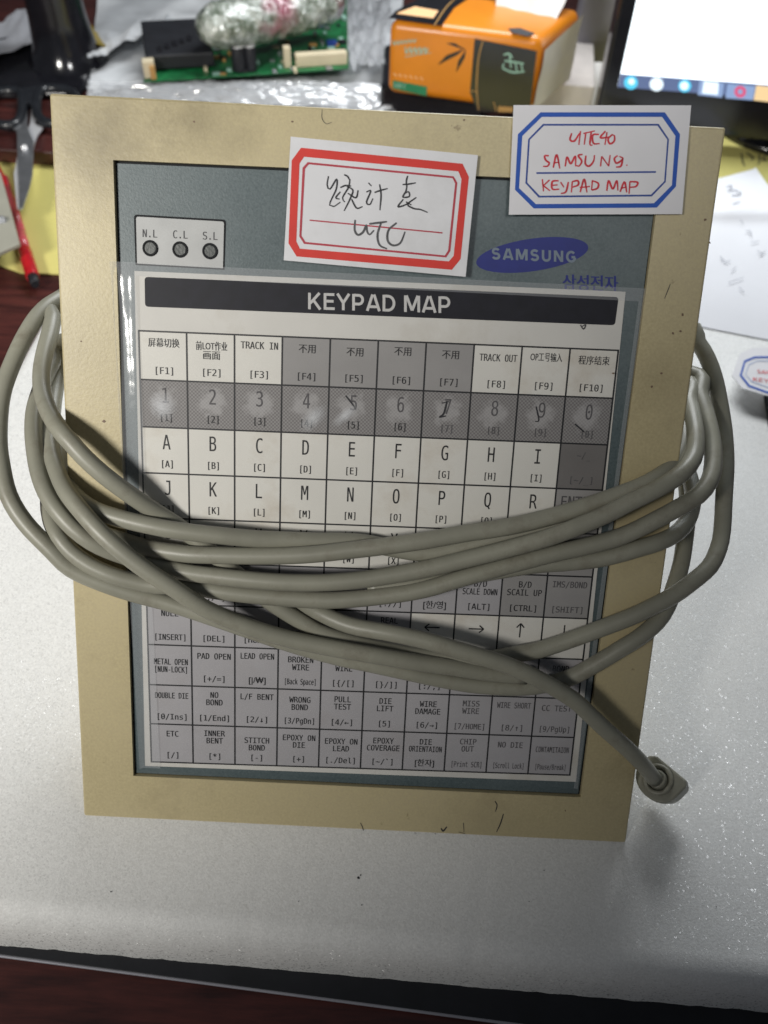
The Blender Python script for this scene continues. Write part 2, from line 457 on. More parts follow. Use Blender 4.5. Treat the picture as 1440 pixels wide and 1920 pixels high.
M_FILM = clear("clear_film", .008, .12, .10, bump=.35, bscale=38)
M_FILMB = clear("clear_film_fold", .16, .25, .12, bump=.3, bscale=40)
M_BAG = clear("clear_bag", .42, .55, .10, bump=1.0, bscale=34)
M_BAGS = simple("silvery_bag", (.74, .75, .80), .18, .8, .2, 8, bump=.5, bscale=60, metal=.25)
M_BLACKG = simple("glossy_black", (.010, .010, .013), .14, .6, .3)
M_BLACKM = simple("matt_black", (.012, .013, .017), .55, .4, .3)
M_HANDLE = simple("black_handle_plastic", (.016, .018, .022), .3, .6, .3)
M_STEEL = simple("scissor_steel", (.42, .43, .45), .35, .5, .25, 40, metal=.85)
M_STEELB = simple("bright_steel", (.80, .80, .82), .3, .5, .1, 40, metal=.5)
M_YEL = simple("yellow_sheet", (.66, .60, .20), .6, .3, .05, 10)
M_ORANGE = simple("orange_wrapper", (.66, .215, .012), .30, .5, .10, 20)
M_TISSUE = simple("tissue_paper", (.68, .66, .63), .8, .2, .05, 20, bump=.3, bscale=120)
M_ENDW = simple("wrapper_inside", (.55, .51, .48), .6, .3, .15, 18)
M_GREEN = simple("green_print", (.02, .20, .09), .5, .4, .1)
M_MINT = simple("mint_print", (.30, .50, .42), .5, .4, .1)
M_GOLD = simple("gold_line_print", (.42, .24, .08), .5, .4, .1)
M_PEACH = simple("peach_print", (.82, .50, .25), .5, .4, .05)
M_PCB = simple("green_board", (.012, .14, .045), .35, .5, .5, 120)
M_CREAM = simple("cream_connector", (.62, .54, .38), .5, .4, .1)
M_GREYP = simple("grey_panel_plastic", (.30, .30, .34), .4, .5, .15, 12)
M_OLIVE = simple("yellow_packet_film", (.42, .30, .02), .3, .5, .35, 10)
M_BRACK = simple("grey_bracket_paint", (.36, .35, .29), .45, .4, .08, 40)
M_REDPL = simple("red_marker_plastic", (.50, .012, .02), .25, .5, .2)
M_REDL = simple("pink_marker_plastic", (.62, .10, .12), .2, .5, .2)
M_NOTE = simple("crumpled_note_paper", (.70, .70, .73), .65, .3, .05, 9, bump=.5, bscale=14)
M_WALL = simple("grey_wall", (.25, .26, .28), .8, .2, .1, 4)
M_SCREEN = emit("lit_screen", (.88, .96, 1.0), 2.4)
M_TASK = emit("taskbar_glow", (.13, .18, .34), 1.0)
M_TASKL = emit("taskbar_button_glow", (.30, .42, .68), 1.0)
M_ICONC = emit("icon_cyan_glow", (.10, .62, .92), 1.2)
M_ICONW = emit("icon_white_glow", (.80, .92, 1.0), 1.3)
M_ICONR = emit("icon_red_glow", (.80, .10, .22), 1.0)
M_ICONO = emit("icon_orange_glow", (1.0, .72, .38), 1.0)

# ------------------------------------------------------------------ setting: desk, wall, foam
DZ = -0.030                                   # desk top
o = mesh("desk", *solid([Vector((-1.3, -.45, DZ)), Vector((1.5, -.45, DZ)), Vector((1.5, 1.9, DZ)), Vector((-1.3, 1.9, DZ))], Vector((0, 0, -.03))), M_WOOD)
fixn(o); tag(o, kind="structure")
o = prism("wall", [Vector((-1.6, 1.75, -.1)), Vector((2, 1.75, -.1)), Vector((2, 1.75, 1.5)), Vector((-1.6, 1.75, 1.5))], (0, .05, 0), M_WALL); tag(o, kind="structure")

# black mat; the highlight along its edge is painted as a grey strip
mat_e = empty("black_mat", (0, -.06, DZ)); tag(mat_e, "thin black mat lying on the red-brown desk in front of the white foam", "mat")
a, b = G(-400, 1738, DZ + .004), G(1560, 1998, DZ + .004)
d = (b - a).normalized(); perp = Vector((-d.y, d.x, 0))
obox("mat_body", a - Vector((0, 0, .004 - .0002)), b - Vector((0, 0, .004 - .0002)), perp * .16, Vector((0, 0, .0036)), M_BLACKM, mat_e, bevel=.0006)
v, f = tube([a + Vector((0, 0, -.0006)) + d * ((b - a).length * i / 8) - perp * .0002 for i in range(9)], .0007, 8)
mesh("mat_edge_highlight", v, f, M_GREYP, mat_e, smooth=True)

# foam sheet: rounded and a little ragged at the front
fo = bmesh.new(); nx, ny = 150, 10
fl, fr = G(-340, 1671), G(1700, 1838)
bl, br = Vector((fl.x + .045, .56, 0)), Vector((fr.x + .2, .50, 0)); fl = Vector((-.285, fl.y + .003, 0)); bl = Vector((-.272, .555, 0))
prof = [(-.0135, -.0298), (-.0120, -.020), (-.0095, -.010), (-.006, -.0045), (-.002, -.0012), (.004, 0)]
rows = []
fd = (fr - fl).normalized(); fp = Vector((-fd.y, fd.x, 0))
for (dy, z) in prof:
    rows.append([fo.verts.new(fl.lerp(fr, i / nx) + fp * (dy + .0005 * noise.noise(Vector((i * .31, z * 60, 3))) + .0004 * noise.noise(Vector((i * 1.9, z * 90, 1)))) + Vector((0, 0, z + .0005 * noise.noise(Vector((i * .9, z * 70, 5)))))) for i in range(nx + 1)])
for j in range(1, ny + 1):
    t = j / ny
    rows.append([fo.verts.new(fl.lerp(bl, t).lerp(fr.lerp(br, t), i / nx) + fp * .004 * (1 - t)) for i in range(nx + 1)])
rows.append([fo.verts.new(bl.lerp(br, i / nx) + Vector((0, 0, -.0298))) for i in range(nx + 1)])
for j in range(len(rows) - 1):
    for i in range(nx): fo.faces.new((rows[j][i], rows[j][i + 1], rows[j + 1][i + 1], rows[j + 1][i]))
for side in (0, -1):
    fo.faces.new([r[side] for r in rows])
bmesh.ops.recalc_face_normals(fo, faces=fo.faces)
me = bpy.data.meshes.new("foam_sheet"); fo.to_mesh(me); fo.free(); me.materials.append(M_FOAM)
for p in me.polygons: p.use_smooth = len(p.vertices) == 4 and abs(p.normal.z) > .05
fs = link(bpy.data.objects.new("foam_sheet", me)); tag(fs, "thick white packing foam sheet the beige terminal stands on", "foam sheet")
sp = Print()
for (x, y, r) in ((672, 1646, 2.6), (676, 1641, 1.5), (208, 1672, 1.3), (678, 1697, 1.2), (1343, 1700, 1.2), (992, 1690, 1.0), (1020, 1632, 1.0), (560, 1690, .9)):
    sp.poly([G(x + r * math.cos(k * 1.05) * (1 + .4 * math.sin(k * 2.3 + x)), y + r * math.sin(k * 1.05), .0004) for k in range(6)])
sp.split("dirt_speck", M_PEN, fs)

# ------------------------------------------------------------------ terminal
T = empty("keypad_terminal", F(FW / 2, FH, 0)); tag(T, "beige plastic keypad terminal with slate panel, leaning back, grey cable wound round it", "keypad terminal")
# housing: bezel ring in front, body behind, underside cut level with the foam
i0, i1, j0, j1 = .0247, .2450, .0233, .3040
D = .045; vb = FH - D * math.tan(A36)
q = .0028
# slightly sloped inner walls, the front ring is made of four trapezoids
inn = [FP(212, 300), FP(1237, 345), FP(1089, 1495), FP(250, 1455)]
inw = [F((p - FO).dot(FU), (p - FO).dot(FV), -q) for p in inn]
vs = [F(0, 0), F(FW, 0), F(FW, FH), F(0, FH)] + inn + inw + [F(.004, .004, -D), F(FW - .004, .004, -D), F(FW - .004, vb, -D), F(.004, vb, -D)]
fs_ = [(0, 1, 5, 4), (1, 2, 6, 5), (2, 3, 7, 6), (3, 0, 4, 7), (4, 5, 9, 8), (5, 6, 10, 9), (6, 7, 11, 10), (7, 4, 8, 11), (8, 9, 10, 11),
       (0, 12, 13, 1), (1, 13, 14, 2), (2, 14, 15, 3), (3, 15, 12, 0), (15, 14, 13, 12)]
hs = fixn(mesh("housing", vs, fs_, M_BEIGE, T, bevel=.0011, seg=3))
bw = hs.data.attributes.new("bevel_weight_edge", "FLOAT", "EDGE")
for e_ in hs.data.edges:
    if all(k < 4 or k > 11 for k in e_.vertices): bw.data[e_.index].value = 1.0
hs.modifiers["bevel"].limit_method = "WEIGHT"
fv = .245                                                             # rear foot that keeps it leaning
foot = [F(.03, fv, -D - .0005), F(.03, vb - .002, -D - .0005), F(.03, vb, -D - .0005) + Vector((0, .09, 0))]
foot[2].z = .0005; foot[1].z = max(foot[1].z, .0005)
prism("rear_foot", foot, (FW - .06, 0, 0), M_BEIGE, T, bevel=.001)
# panel
e = .0004
pn = [p - FN * (q - .0006) for p in (inn[0] + FU * e + FV * .0008, inn[1] - FU * e + FV * e, inn[2] - FU * e - FV * e, inn[3] + FU * e - FV * e)]
pn = [inn[0] + FU * .0009 + FV * .0009, inn[1] - FU * .0004 + FV * .0009, inn[2] - FU * .0009 - FV * .0006, inn[3] + FU * .0006 - FV * .0006]
pn = [p - FN * (q - .0008) for p in pn]
pan = prism("panel", pn, FN * -.0006, M_PANEL, T)
gap = Print(); gap.poly([p - FN * (q - .0001) for p in inn]); gap.build("panel_gap_shade", M_EDGE, T)  # near-black sheet under the panel puts the gap's shadow into colour
HP = -.0020                                                             # height of the panel face over the bezel plane


def rrect(q4, r, n=5, only=(0, 1, 2, 3)):
    """rounded picture-plane quad"""
    out = []
    for k in range(4):
        p = Vector((*q4[k], 0)); a_ = Vector((*q4[k - 1], 0)); c_ = Vector((*q4[(k + 1) % 4], 0))
        if k not in only: out.append((p.x, p.y)); continue
        s_ = p + (a_ - p).normalized() * r; e_ = p + (c_ - p).normalized() * r
        for i in range(n + 1):
            t = i / n; w_ = s_ * (1 - t) ** 2 + p * 2 * t * (1 - t) + e_ * t * t; out.append((w_.x, w_.y))
    return out


ol = Print(); ol.poly([FP(x, y, HP + .0001) for x, y in rrect([(251, 402), (424, 412), (421, 506), (254, 497)], 7, only=(0, 1))])
ol.build("plate_outline", M_EDGE, pan)
pl = Print(); pl.poly([FP(x, y, HP + .0002) for x, y in rrect([(255, 406), (420, 415.5), (418, 503), (257, 494)], 5, only=(0, 1))])
plate = pl.build("indicator_plate", M_PLATE, T)
for (x, y) in ((282, 465.5), (338, 468), (394, 471)):
    c = FP(x, y, HP)
    def disc(r, h, n=24): return [c + FU * (r * math.cos(2 * math.pi * i / n)) + FV * (r * math.sin(2 * math.pi * i / n)) + FN * h for i in range(n)]
    k = mesh("indicator_lamp", disc(.0033, .0003) + disc(.0031, .0009) + disc(.0025, .0009) + disc(.0023, .0005),
             [(i, (i + 1) % 24, (i + 1) % 24 + 24, i + 24) for i in range(24)] + [(i + 24, (i + 1) % 24 + 24, (i + 1) % 24 + 48, i + 48) for i in range(24)]
             + [(i + 48, (i + 1) % 24 + 48, (i + 1) % 24 + 72, i + 72) for i in range(24)] + [tuple(range(72, 96))], [M_LAMP, M_EDGE], T,
             mi=[1] * 72 + [0])
tx = Print()
fpn = lambda x, y: FP(x, y, HP + .0003)
def slanted(sl): return lambda x, y: FP(x, y + sl * (x - 338), HP + .0003)
for t, x, y in (("N.L", 281, 447.5), ("C.L", 338, 447), ("S.L", 394, 447)):
    put_text(tx, t, x, y, 21, slanted(.045), 0, width=27, bold=.012)
tx.build("plate_lettering", M_PEN, plate)
# blue oval logo with the name running across it
lg = Print(); ca, sa = math.cos(rad(-8.2)), math.sin(rad(-8.2))
lg.poly([FP(998 + 106 * math.cos(t) * ca - 30.5 * math.sin(t) * sa, 478 + 106 * math.cos(t) * sa + 30.5 * math.sin(t) * ca, HP + .0001) for t in [2 * math.pi * i / 64 for i in range(64)]])
logo = lg.build("logo_oval", M_BLUEP, T)
lt = Print(); heavy_text(lt, "SAMSUNG", 1001, 489, 21, 158, lambda x, y, q: FP(x, y + (x - 1000) * .04, HP + .0002 + q * 1.5e-5), w=.22, gap=.22)
lt.build("logo_lettering", M_LOGOL, logo)
lt = Print(); put_text(lt, "삼성전자", 1107, 543, 33, lambda x, y: FP(x, y + (x - 1107) * .03, HP + .0001), 0, width=103, bold=.03)
lt.build("maker_lettering", M_BLUEP, T)

# the chart under clear film
HS = -.00165
sheet_q = [(252, 508), (1173, 547), (1080, 1466), (272, 1436)]
sh = prism("map_sheet", [FP(x, y, HS) for x, y in sheet_q], FN * -.00015, M_PAPER, T)
bar = Print(); bar.poly([FP(x, y, HS + .0001) for x, y in rrect([(271, 519), (1160, 557), (1153, 610), (272, 575)], 7)])
tb = bar.build("title_bar", M_BAR, sh)
tt = Print(); heavy_text(tt, "KEYPAD MAP", 711, 583.5, 31, 268, lambda x, y, q: FP(x, y + (x - 711) * .028, HS + .0002 + q * 1.5e-5), w=.165)
tt.build("title_lettering", M_TITLE, tb)

Tc = [FP(260, 620, HS), FP(1159, 657, HS), FP(1068, 1453, HS), FP(284, 1428, HS)]


def cellp(c, r, h=.0):
    """c 0..10, r 0..10 on the chart"""
    r_ = r / 10; c_ = c / 10
    return (Tc[0] * (1 - c_) + Tc[1] * c_) * (1 - r_) + (Tc[3] * (1 - c_) + Tc[2] * c_) * r_ + FN * h


CW, CG, CD, CL, DG = 0, 1, 2, 3, 4
kinds = [[CW] * 3 + [CG] * 4 + [CW] * 3, [DG] * 10, [CW] * 9 + [CD], [CW] * 9 + [CG], [CW] * 8 + [CG] * 2, [CL] * 7 + [CL, CG, CG],
         [CL] * 6 + [CW] * 4, [CL] * 10, [CL] * 10, [CL] * 10]
cells = Print()
for r in range(10):
    for c in range(10): cells.poly([cellp(c, r, .0001), cellp(c + 1, r, .0001), cellp(c + 1, r + 1, .0001), cellp(c, r + 1, .0001)], kinds[r][c])
mesh("key_cells", cells.v, cells.f, [M_CELLW, M_CELLG, M_CELLD, M_CELLL, M_DIG], sh, mi=cells.m, uv=[(0, 0), (1, 0), (1, 1), (0, 1)])
ln = Print(); wl = .017
for k in range(11):
    ln.poly([cellp(-wl, k - wl, .0002), cellp(10 + wl, k - wl, .0002), cellp(10 + wl, k + wl, .0002), cellp(-wl, k + wl, .0002)])
    ln.poly([cellp(k - wl, -wl, .00022), cellp(k + wl, -wl, .00022), cellp(k + wl, 10 + wl, .00022), cellp(k - wl, 10 + wl, .00022)])
ln.build("grid_lines", M_INK, sh)
rowsT = [
    [("屏幕切换", "", "[F1]"), ("前LOT作业", "画面", "[F2]"), ("TRACK IN", "", "[F3]"), ("不用", "", "[F4]"), ("不用", "", "[F5]"), ("不用", "", "[F6]"), ("不用", "", "[F7]"), ("TRACK OUT", "", "[F8]"), ("OP工号输入", "", "[F9]"), ("程序结束", "", "[F10]")],
    list("1234567890"), list("ABCDEFGHI") + [("~/_", "", "[~/_]")], list("JKLMNOPQR") + [("ENTER", "", "")],
    list("STUVWXYZ") + [("CLR", "", ""), ("", "", "")],
    [("", "", "[TAB]"), ("", "", "[,/<]"), ("", "", "[./>]"), ("", "", "[;/:]"), ("", "", "['/\"]"), ("", "", "[?//]"), ("", "", "[한/영]"), ("B/D", "SCALE DOWN", "[ALT]"), ("B/D", "SCAIL UP", "[CTRL]"), ("IMS/BOND", "", "[SHIFT]")],
    [("NULL", "", "[INSERT]"), ("", "", "[DEL]"), ("", "", "[HOME]"), ("", "", "[END]"), ("", "", ""), ("REAL", "", ""), "←", "→", "↑", "↓"],
    [("METAL OPEN", "[NUN-LOCK]", ""), ("PAD OPEN", "", "[+/=]"), ("LEAD OPEN", "", "[|/₩]"), ("BROKEN", "WIRE", "[Back Space]"), ("SAGGING", "WIRE", "[{/[]"), ("", "", "[}/]]"), ("", "", "[:/;]"), ("", "", ""), ("", "", ""), ("BOND", "", "")],
    [("DOUBLE DIE", "", "[0/Ins]"), ("NO", "BOND", "[1/End]"), ("L/F BENT", "", "[2/↓]"), ("WRONG", "BOND", "[3/PgDn]"), ("PULL", "TEST", "[4/←]"), ("DIE", "LIFT", "[5]"), ("WIRE", "DAMAGE", "[6/→]"), ("MISS", "WIRE", "[7/HOME]"), ("WIRE SHORT", "", "[8/↑]"), ("CC TEST", "", "[9/PgUp]")],
    [("ETC", "", "[/]"), ("INNER", "BENT", "[*]"), ("STITCH", "BOND", "[-]"), ("EPOXY ON", "DIE", "[+]"), ("EPOXY ON", "LEAD", "[./Del]"), ("EPOXY", "COVERAGE", "[~/`]"), ("DIE", "ORIENTAION", "[한자]"), ("CHIP", "OUT", "[Print SCR]"), ("NO DIE", "", "[Scroll Lock]"), ("CONTAMITAION", "", "[Pause/Break]")],
]
kt = Print()
for r, row in enumerate(rowsT):
    for c, t in enumerate(row):
        fn = lambda x, y, c=c, r=r: cellp(c + x, r + y, .0003)
        if isinstance(t, str):
            if r == 6:
                dx, dy = {"←": (-1, 0), "→": (1, 0), "↑": (0, -1), "↓": (0, 1)}[t]; ax_, ay_ = .5 + dx * .17, .34 + dy * .17
                kt.ribbon([(ax_ - dx * .34, ay_ - dy * .34), (ax_ - dx * .015, ay_ - dy * .015)], .028, fn, smooth=0)
                for sg in (-1, 1): kt.ribbon([(ax_, ay_), (ax_ - dx * .10 + dy * .085 * sg, ay_ - dy * .10 + dx * .085 * sg)], .028, lambda x, y, fn=fn, sg=sg: fn(x, y) + FN * (1.5e-5 * (2 + sg)), smooth=0)
            else:
                fade = 1 if r == 1 else 0
                put_text(kt, t, .53, .47, .46, fn, fade, sx=.68, bold=-.004)
                if r == 4 and c > 3 or r != 4: put_text(kt, "[%s]" % t, .54, .86, .215, fn, fade if c > 5 else 0, sx=.82, bold=.012)
                else: put_text(kt, "[%s]" % t, .54, .86, .215, fn, 0, sx=.82, bold=.012)
            continue
        fade = 1 if (r >= 8 and c >= 7) or (r in (2, 3, 5) and c == 9) else 0
        a_, b_, k_ = t
        two = bool(b_); y0 = .30 + .03 * math.sin(c * 2.1 + r); big = r == 3
        if r == 7 and c == 0: y0 = .48
        if r >= 9 and c in (2, 4, 9): y0 += .10
        def wid(s, sz): return None
        for s, yy in ((a_, y0), (b_, y0 + .19)):
            if s:
                sz = .36 if big else .2
                cjk = any(ord(ch) > 0x3000 for ch in s)
                est = sum(1.0 if ord(ch) > 0x3000 else .62 for ch in s) * sz
                put_text(kt, s, .52, yy + (.12 if big else 0), sz * (1.0 if cjk else 1.05), fn, fade, sx=min(.84, .82 / est) if not cjk else min(.95, .66 / est), bold=.008)
        if k_:
            est = len(k_) * .62 * .2
            put_text(kt, k_, .52, .87, .205, fn, fade, sx=min(.95, .80 / est), bold=.008)
kt.build("key_lettering", [M_INK, M_INKF], sh)
wm = Print()                                                               # pen ticks and scuffs over the chart
for pts, w_ in (([(648, 742), (660, 757), (667, 768)], 3), ([(838, 752), (832, 775), (824, 782), (836, 780)], 3.4), ([(828, 756), (842, 753)], 2.5), ([(1078, 795), (1095, 810)], 3.6), ([(1005, 762), (1010, 788), (1003, 790)], 2.6), ([(1088, 609), (1094, 617), (1098, 609), (1091, 612)], 2)):
    wm.ribbon(pts, w_, lambda x, y: FP(x, y, HS + .0004))
wm.split("pen_mark", M_PEN, sh)

# clear film laid over the chart: grid with creases along its left margin
fq = [FP(207, 490, 0), FP(1211, 541, 0), FP(1084, 1481, 0), FP(262, 1441, 0)]
nu, nv = 110, 90; fv_ = []
for j in range(nv + 1):
    for i in range(nu + 1):
        a_, b_ = i / nu, j / nv
        p = (fq[0] * (1 - a_) + fq[1] * a_) * (1 - b_) + (fq[3] * (1 - a_) + fq[2] * a_) * b_
        h = -.0010 + .00030 * noise.noise(Vector((a_ * 5, b_ * 6, 0))) + .00007 * noise.noise(Vector((a_ * 21, b_ * 17, 3)))
        edge = math.exp(-((a_ - .035) / .008) ** 2) * .0007 * (1.1 - b_) + math.exp(-((a_ - .052) / .006) ** 2) * .0004
        cor = math.exp(-(((a_ - .045) / .03) ** 2 + ((b_ - .035) / .04) ** 2)) * .0009 * (1 + .3 * noise.noise(Vector((a_ * 40, b_ * 22, 4))))
        lip = .0013 * math.exp(-(b_ / .012) ** 2) + .0013 * math.exp(-(a_ / .006) ** 2)
        fv_.append(p + FN * (h + edge + cor + lip))
ff = [(j * (nu + 1) + i, j * (nu + 1) + i + 1, (j + 1) * (nu + 1) + i + 1, (j + 1) * (nu + 1) + i) for j in range(nv) for i in range(nu)]
mesh("clear_film", fv_, ff, [M_FILM, M_FILMB], T, smooth=True, mi=[1 if (i < 5 or j < 2 or i > nu - 2) else 0 for j in range(nv) for i in range(nu)])

def scuff_mat():
    m_, N, L, B = nm("rubbed_film"); out = N["Material Output"]; N.remove(B)
    tc = N.new("ShaderNodeTexCoord"); dst = N.new("ShaderNodeVectorMath"); dst.operation = 'DISTANCE'; L.new(tc.outputs["UV"], dst.inputs[0]); dst.inputs[1].default_value = (.5, .5, 0)
    n = noi(N, L, 7, 6, .75, coord='UV', stretch=(1, 3, 1)); ad = N.new("ShaderNodeMath"); ad.operation = 'MULTIPLY_ADD'; L.new(n.outputs[0], ad.inputs[0]); ad.inputs[1].default_value = .7; L.new(dst.outputs["Value"], ad.inputs[2])
    mr = N.new("ShaderNodeMapRange"); mr.inputs[1].default_value = .78; mr.inputs[2].default_value = .35; mr.inputs[3].default_value = 0; mr.inputs[4].default_value = .5; L.new(ad.outputs[0], mr.inputs[0])
    tr = N.new("ShaderNodeBsdfTransparent"); df = N.new("ShaderNodeBsdfDiffuse"); df.inputs[0].default_value = (.85, .87, .9, 1)
    mx = N.new("ShaderNodeMixShader"); L.new(mr.outputs[0], mx.inputs[0]); L.new(tr.outputs[0], mx.inputs[1]); L.new(df.outputs[0], mx.inputs[2]); L.new(mx.outputs[0], out.inputs[0]); return m_


M_SCUFF = scuff_mat()
for q_ in ([(545, 800), (598, 742), (630, 768), (578, 826)], [(610, 792), (668, 744), (684, 766), (630, 812)], [(270, 725), (340, 735), (335, 800), (275, 790)], [(1015, 1230), (1080, 1250), (1075, 1300), (1010, 1290)]):
    mesh("rub_mark", [FP(x, y, -.0004) for x, y in q_], [(0, 1, 2, 3)], M_SCUFF, T, uv=[(0, 0), (1, 0), (1, 1), (0, 1)])

# scratches, chips and pen strokes on the bezel
sc = Print()
for pts, w_ in (([(676, 1543), (680, 1552), (682, 1562)], 1.6), ([(928, 1502), (932, 1510), (929, 1522)], 2), ([(944, 1526), (938, 1545), (931, 1560)], 2.2), ([(869, 1543), (870, 1560)], 1.6),
                ([(827, 1553), (831, 1558), (838, 1550)], 3), ([(820, 1566), (815, 1563)], 2), ([(777, 1562), (782, 1563)], 2), ([(860, 1560), (872, 1563)], 1.3), ([(604, 205), (604, 222), (612, 232), (622, 229)], 1.2),
                ([(1257, 532), (1252, 545), (1246, 560)], 1.5)):
    sc.ribbon(pts, w_, lambda x, y: FP(x, y, .0001))
for (x, y, r) in ((1322, 412, 2.6), (1331, 455, 1.8), (364, 228, 2.3), (1280, 590, 3), (1262, 625, 2.6), (1276, 621, 2.2), (548, 228, 2), (1150, 700, 2), (1222, 725, 2.4), (1240, 700, 2.2), (195, 790, 3), (152, 640, 1.6), (1060, 1520, 1.6), (870, 225, 2)):
    sc.poly([FP(x + r * math.cos(k * 1.05) * (1 + .4 * math.sin(k * 2.3 + x)), y + r * math.sin(k * 1.05), .0001) for k in range(6)], 1)
sc.split("bezel_scuff", [M_PEN, simple("brown_fleck", (.17, .11, .07), .6)], T)

# ------------------------------------------------------------------ paper cards stuck on the terminal
def card(name, q4, h, mat, lab, thick=.0003, lift=0.0):
    pts = [FP(x, y, h + (lift if k < 2 else 0)) for k, (x, y) in enumerate(q4)]
    e_ = empty(name, (pts[2] + pts[3]) / 2); tag(e_, lab, "label card")
    nrm = (pts[1] - pts[0]).cross(pts[3] - pts[0]).normalized()
    if nrm.dot(FN) < 0: nrm = -nrm
    prism("card_paper", pts, nrm * -thick, mat, e_)
    return e_, (lambda x, y, k=.0001: PL(x, y, pts[3] + nrm * k, nrm))


rc_, rf = card("red_label_card", [(545, 256), (896, 291), (873, 519), (532, 488)], .0020, M_CARD, "white paper card with a thick red frame and black handwriting, stuck on the terminal")
z = lambda L_: [rf(520 + x / 3.6, 240 + y / 3.6) for x, y in L_]
p = Print()
p.ring(z([(160, 133), (1250, 241), (1293, 330), (1237, 885), (1178, 957), (130, 867), (75, 778), (97, 218)]), z([(180, 194), (1222, 293), (1243, 345), (1190, 862), (1158, 900), (152, 814), (128, 765), (150, 240)]))
p.build("thick_frame", M_RED, rc_)
p = Print()
p.ring(z([(205, 230), (1190, 326), (1215, 370), (1168, 830), (1140, 874), (180, 782), (148, 732), (170, 268)]), z([(213, 245), (1183, 339), (1200, 374), (1153, 825), (1131, 860), (190, 769), (163, 726), (187, 276)]))
p.ribbon([(520 + 218 / 3.6, 240 + 622 / 3.6), (520 + 1115 / 3.6, 240 + 708 / 3.6)], 2.6, rf, smooth=0)
p.build("thin_frame", M_REDT, rc_)
p = Print()
for L_ in ([(345, 325), (336, 385), (355, 412), (400, 345), (398, 410), (368, 475), (352, 520), (380, 530), (425, 500)], [(425, 430), (395, 470), (420, 480)], [(450, 315), (472, 325), (488, 350)],
           [(425, 402), (460, 388), (498, 392)], [(490, 345), (480, 400), (440, 470), (455, 500)], [(470, 395), (510, 420), (490, 480), (450, 560)], [(545, 420), (530, 470), (475, 440)], [(500, 480), (535, 540), (575, 530)],
           [(615, 370), (635, 392)], [(600, 432), (630, 425), (602, 500), (625, 515), (645, 475)], [(655, 435), (700, 420), (745, 408)], [(690, 380), (700, 450), (692, 555)],
           [(880, 322), (872, 350), (870, 388)], [(845, 382), (890, 378), (935, 370)], [(875, 385), (868, 425), (848, 465), (890, 462), (885, 430), (852, 448)], [(850, 480), (815, 530), (860, 520), (900, 495)],
           [(938, 468), (880, 515), (920, 543), (965, 550), (1015, 570)], [(868, 498), (905, 520)]):
    p.ribbon([(520 + x / 3.6, 240 + y / 3.6) for x, y in L_], 3.2, lambda x, y: rf(x, y, .00015))
for L_ in ([(525, 620), (522, 690), (545, 722), (580, 700), (600, 655), (605, 695), (622, 720), (652, 690)], [(620, 647), (680, 640), (740, 632)], [(700, 640), (676, 720), (690, 790), (740, 815)], [(805, 640), (750, 690), (745, 760), (780, 792), (830, 775), (862, 700)]):
    p.ribbon([(520 + x / 3.6, 240 + y / 3.6) for x, y in L_], 4.2, lambda x, y: rf(x, y, .00015), 1)
p.build("handwriting", [M_PEN, simple("smudged_pen", (.07, .07, .075), .5, var=.5, scale=400)], rc_)

bc_, bf = card("blue_label_card", [(963, 197), (1296, 197.5), (1279, 401.5), (954, 402.5)], .0020, M_CARD2, "white paper card with a blue octagonal frame and red handwriting, at the terminal's top corner", lift=.0)
zb = lambda L_: [bf(880 + x / 3.273, 180 + y / 3.273) for x, y in L_]
p = Print()
p.ring(zb([(437, 100), (1200, 100), (1293, 235), (1268, 555), (1150, 685), (395, 690), (280, 575), (298, 235)]), zb([(445, 128), (1183, 128), (1265, 245), (1243, 548), (1133, 658), (408, 663), (305, 565), (325, 245)]))
p.build("thick_frame", M_BLUE, bc_)
p = Print()
p.ring(zb([(452, 171), (1162, 171), (1225, 265), (1205, 528), (1120, 616), (425, 623), (344, 535), (361, 265)]), zb([(458, 182), (1155, 182), (1215, 268), (1196, 523), (1115, 605), (432, 612), (355, 531), (371, 269)]))
p.ribbon([(880 + 412 / 3.273, 180 + 473 / 3.273), (880 + 1145 / 3.273, 180 + 466 / 3.273)], 3.2, bf, smooth=0)
p.build("thin_frame", M_BLUET, bc_)
p = Print()
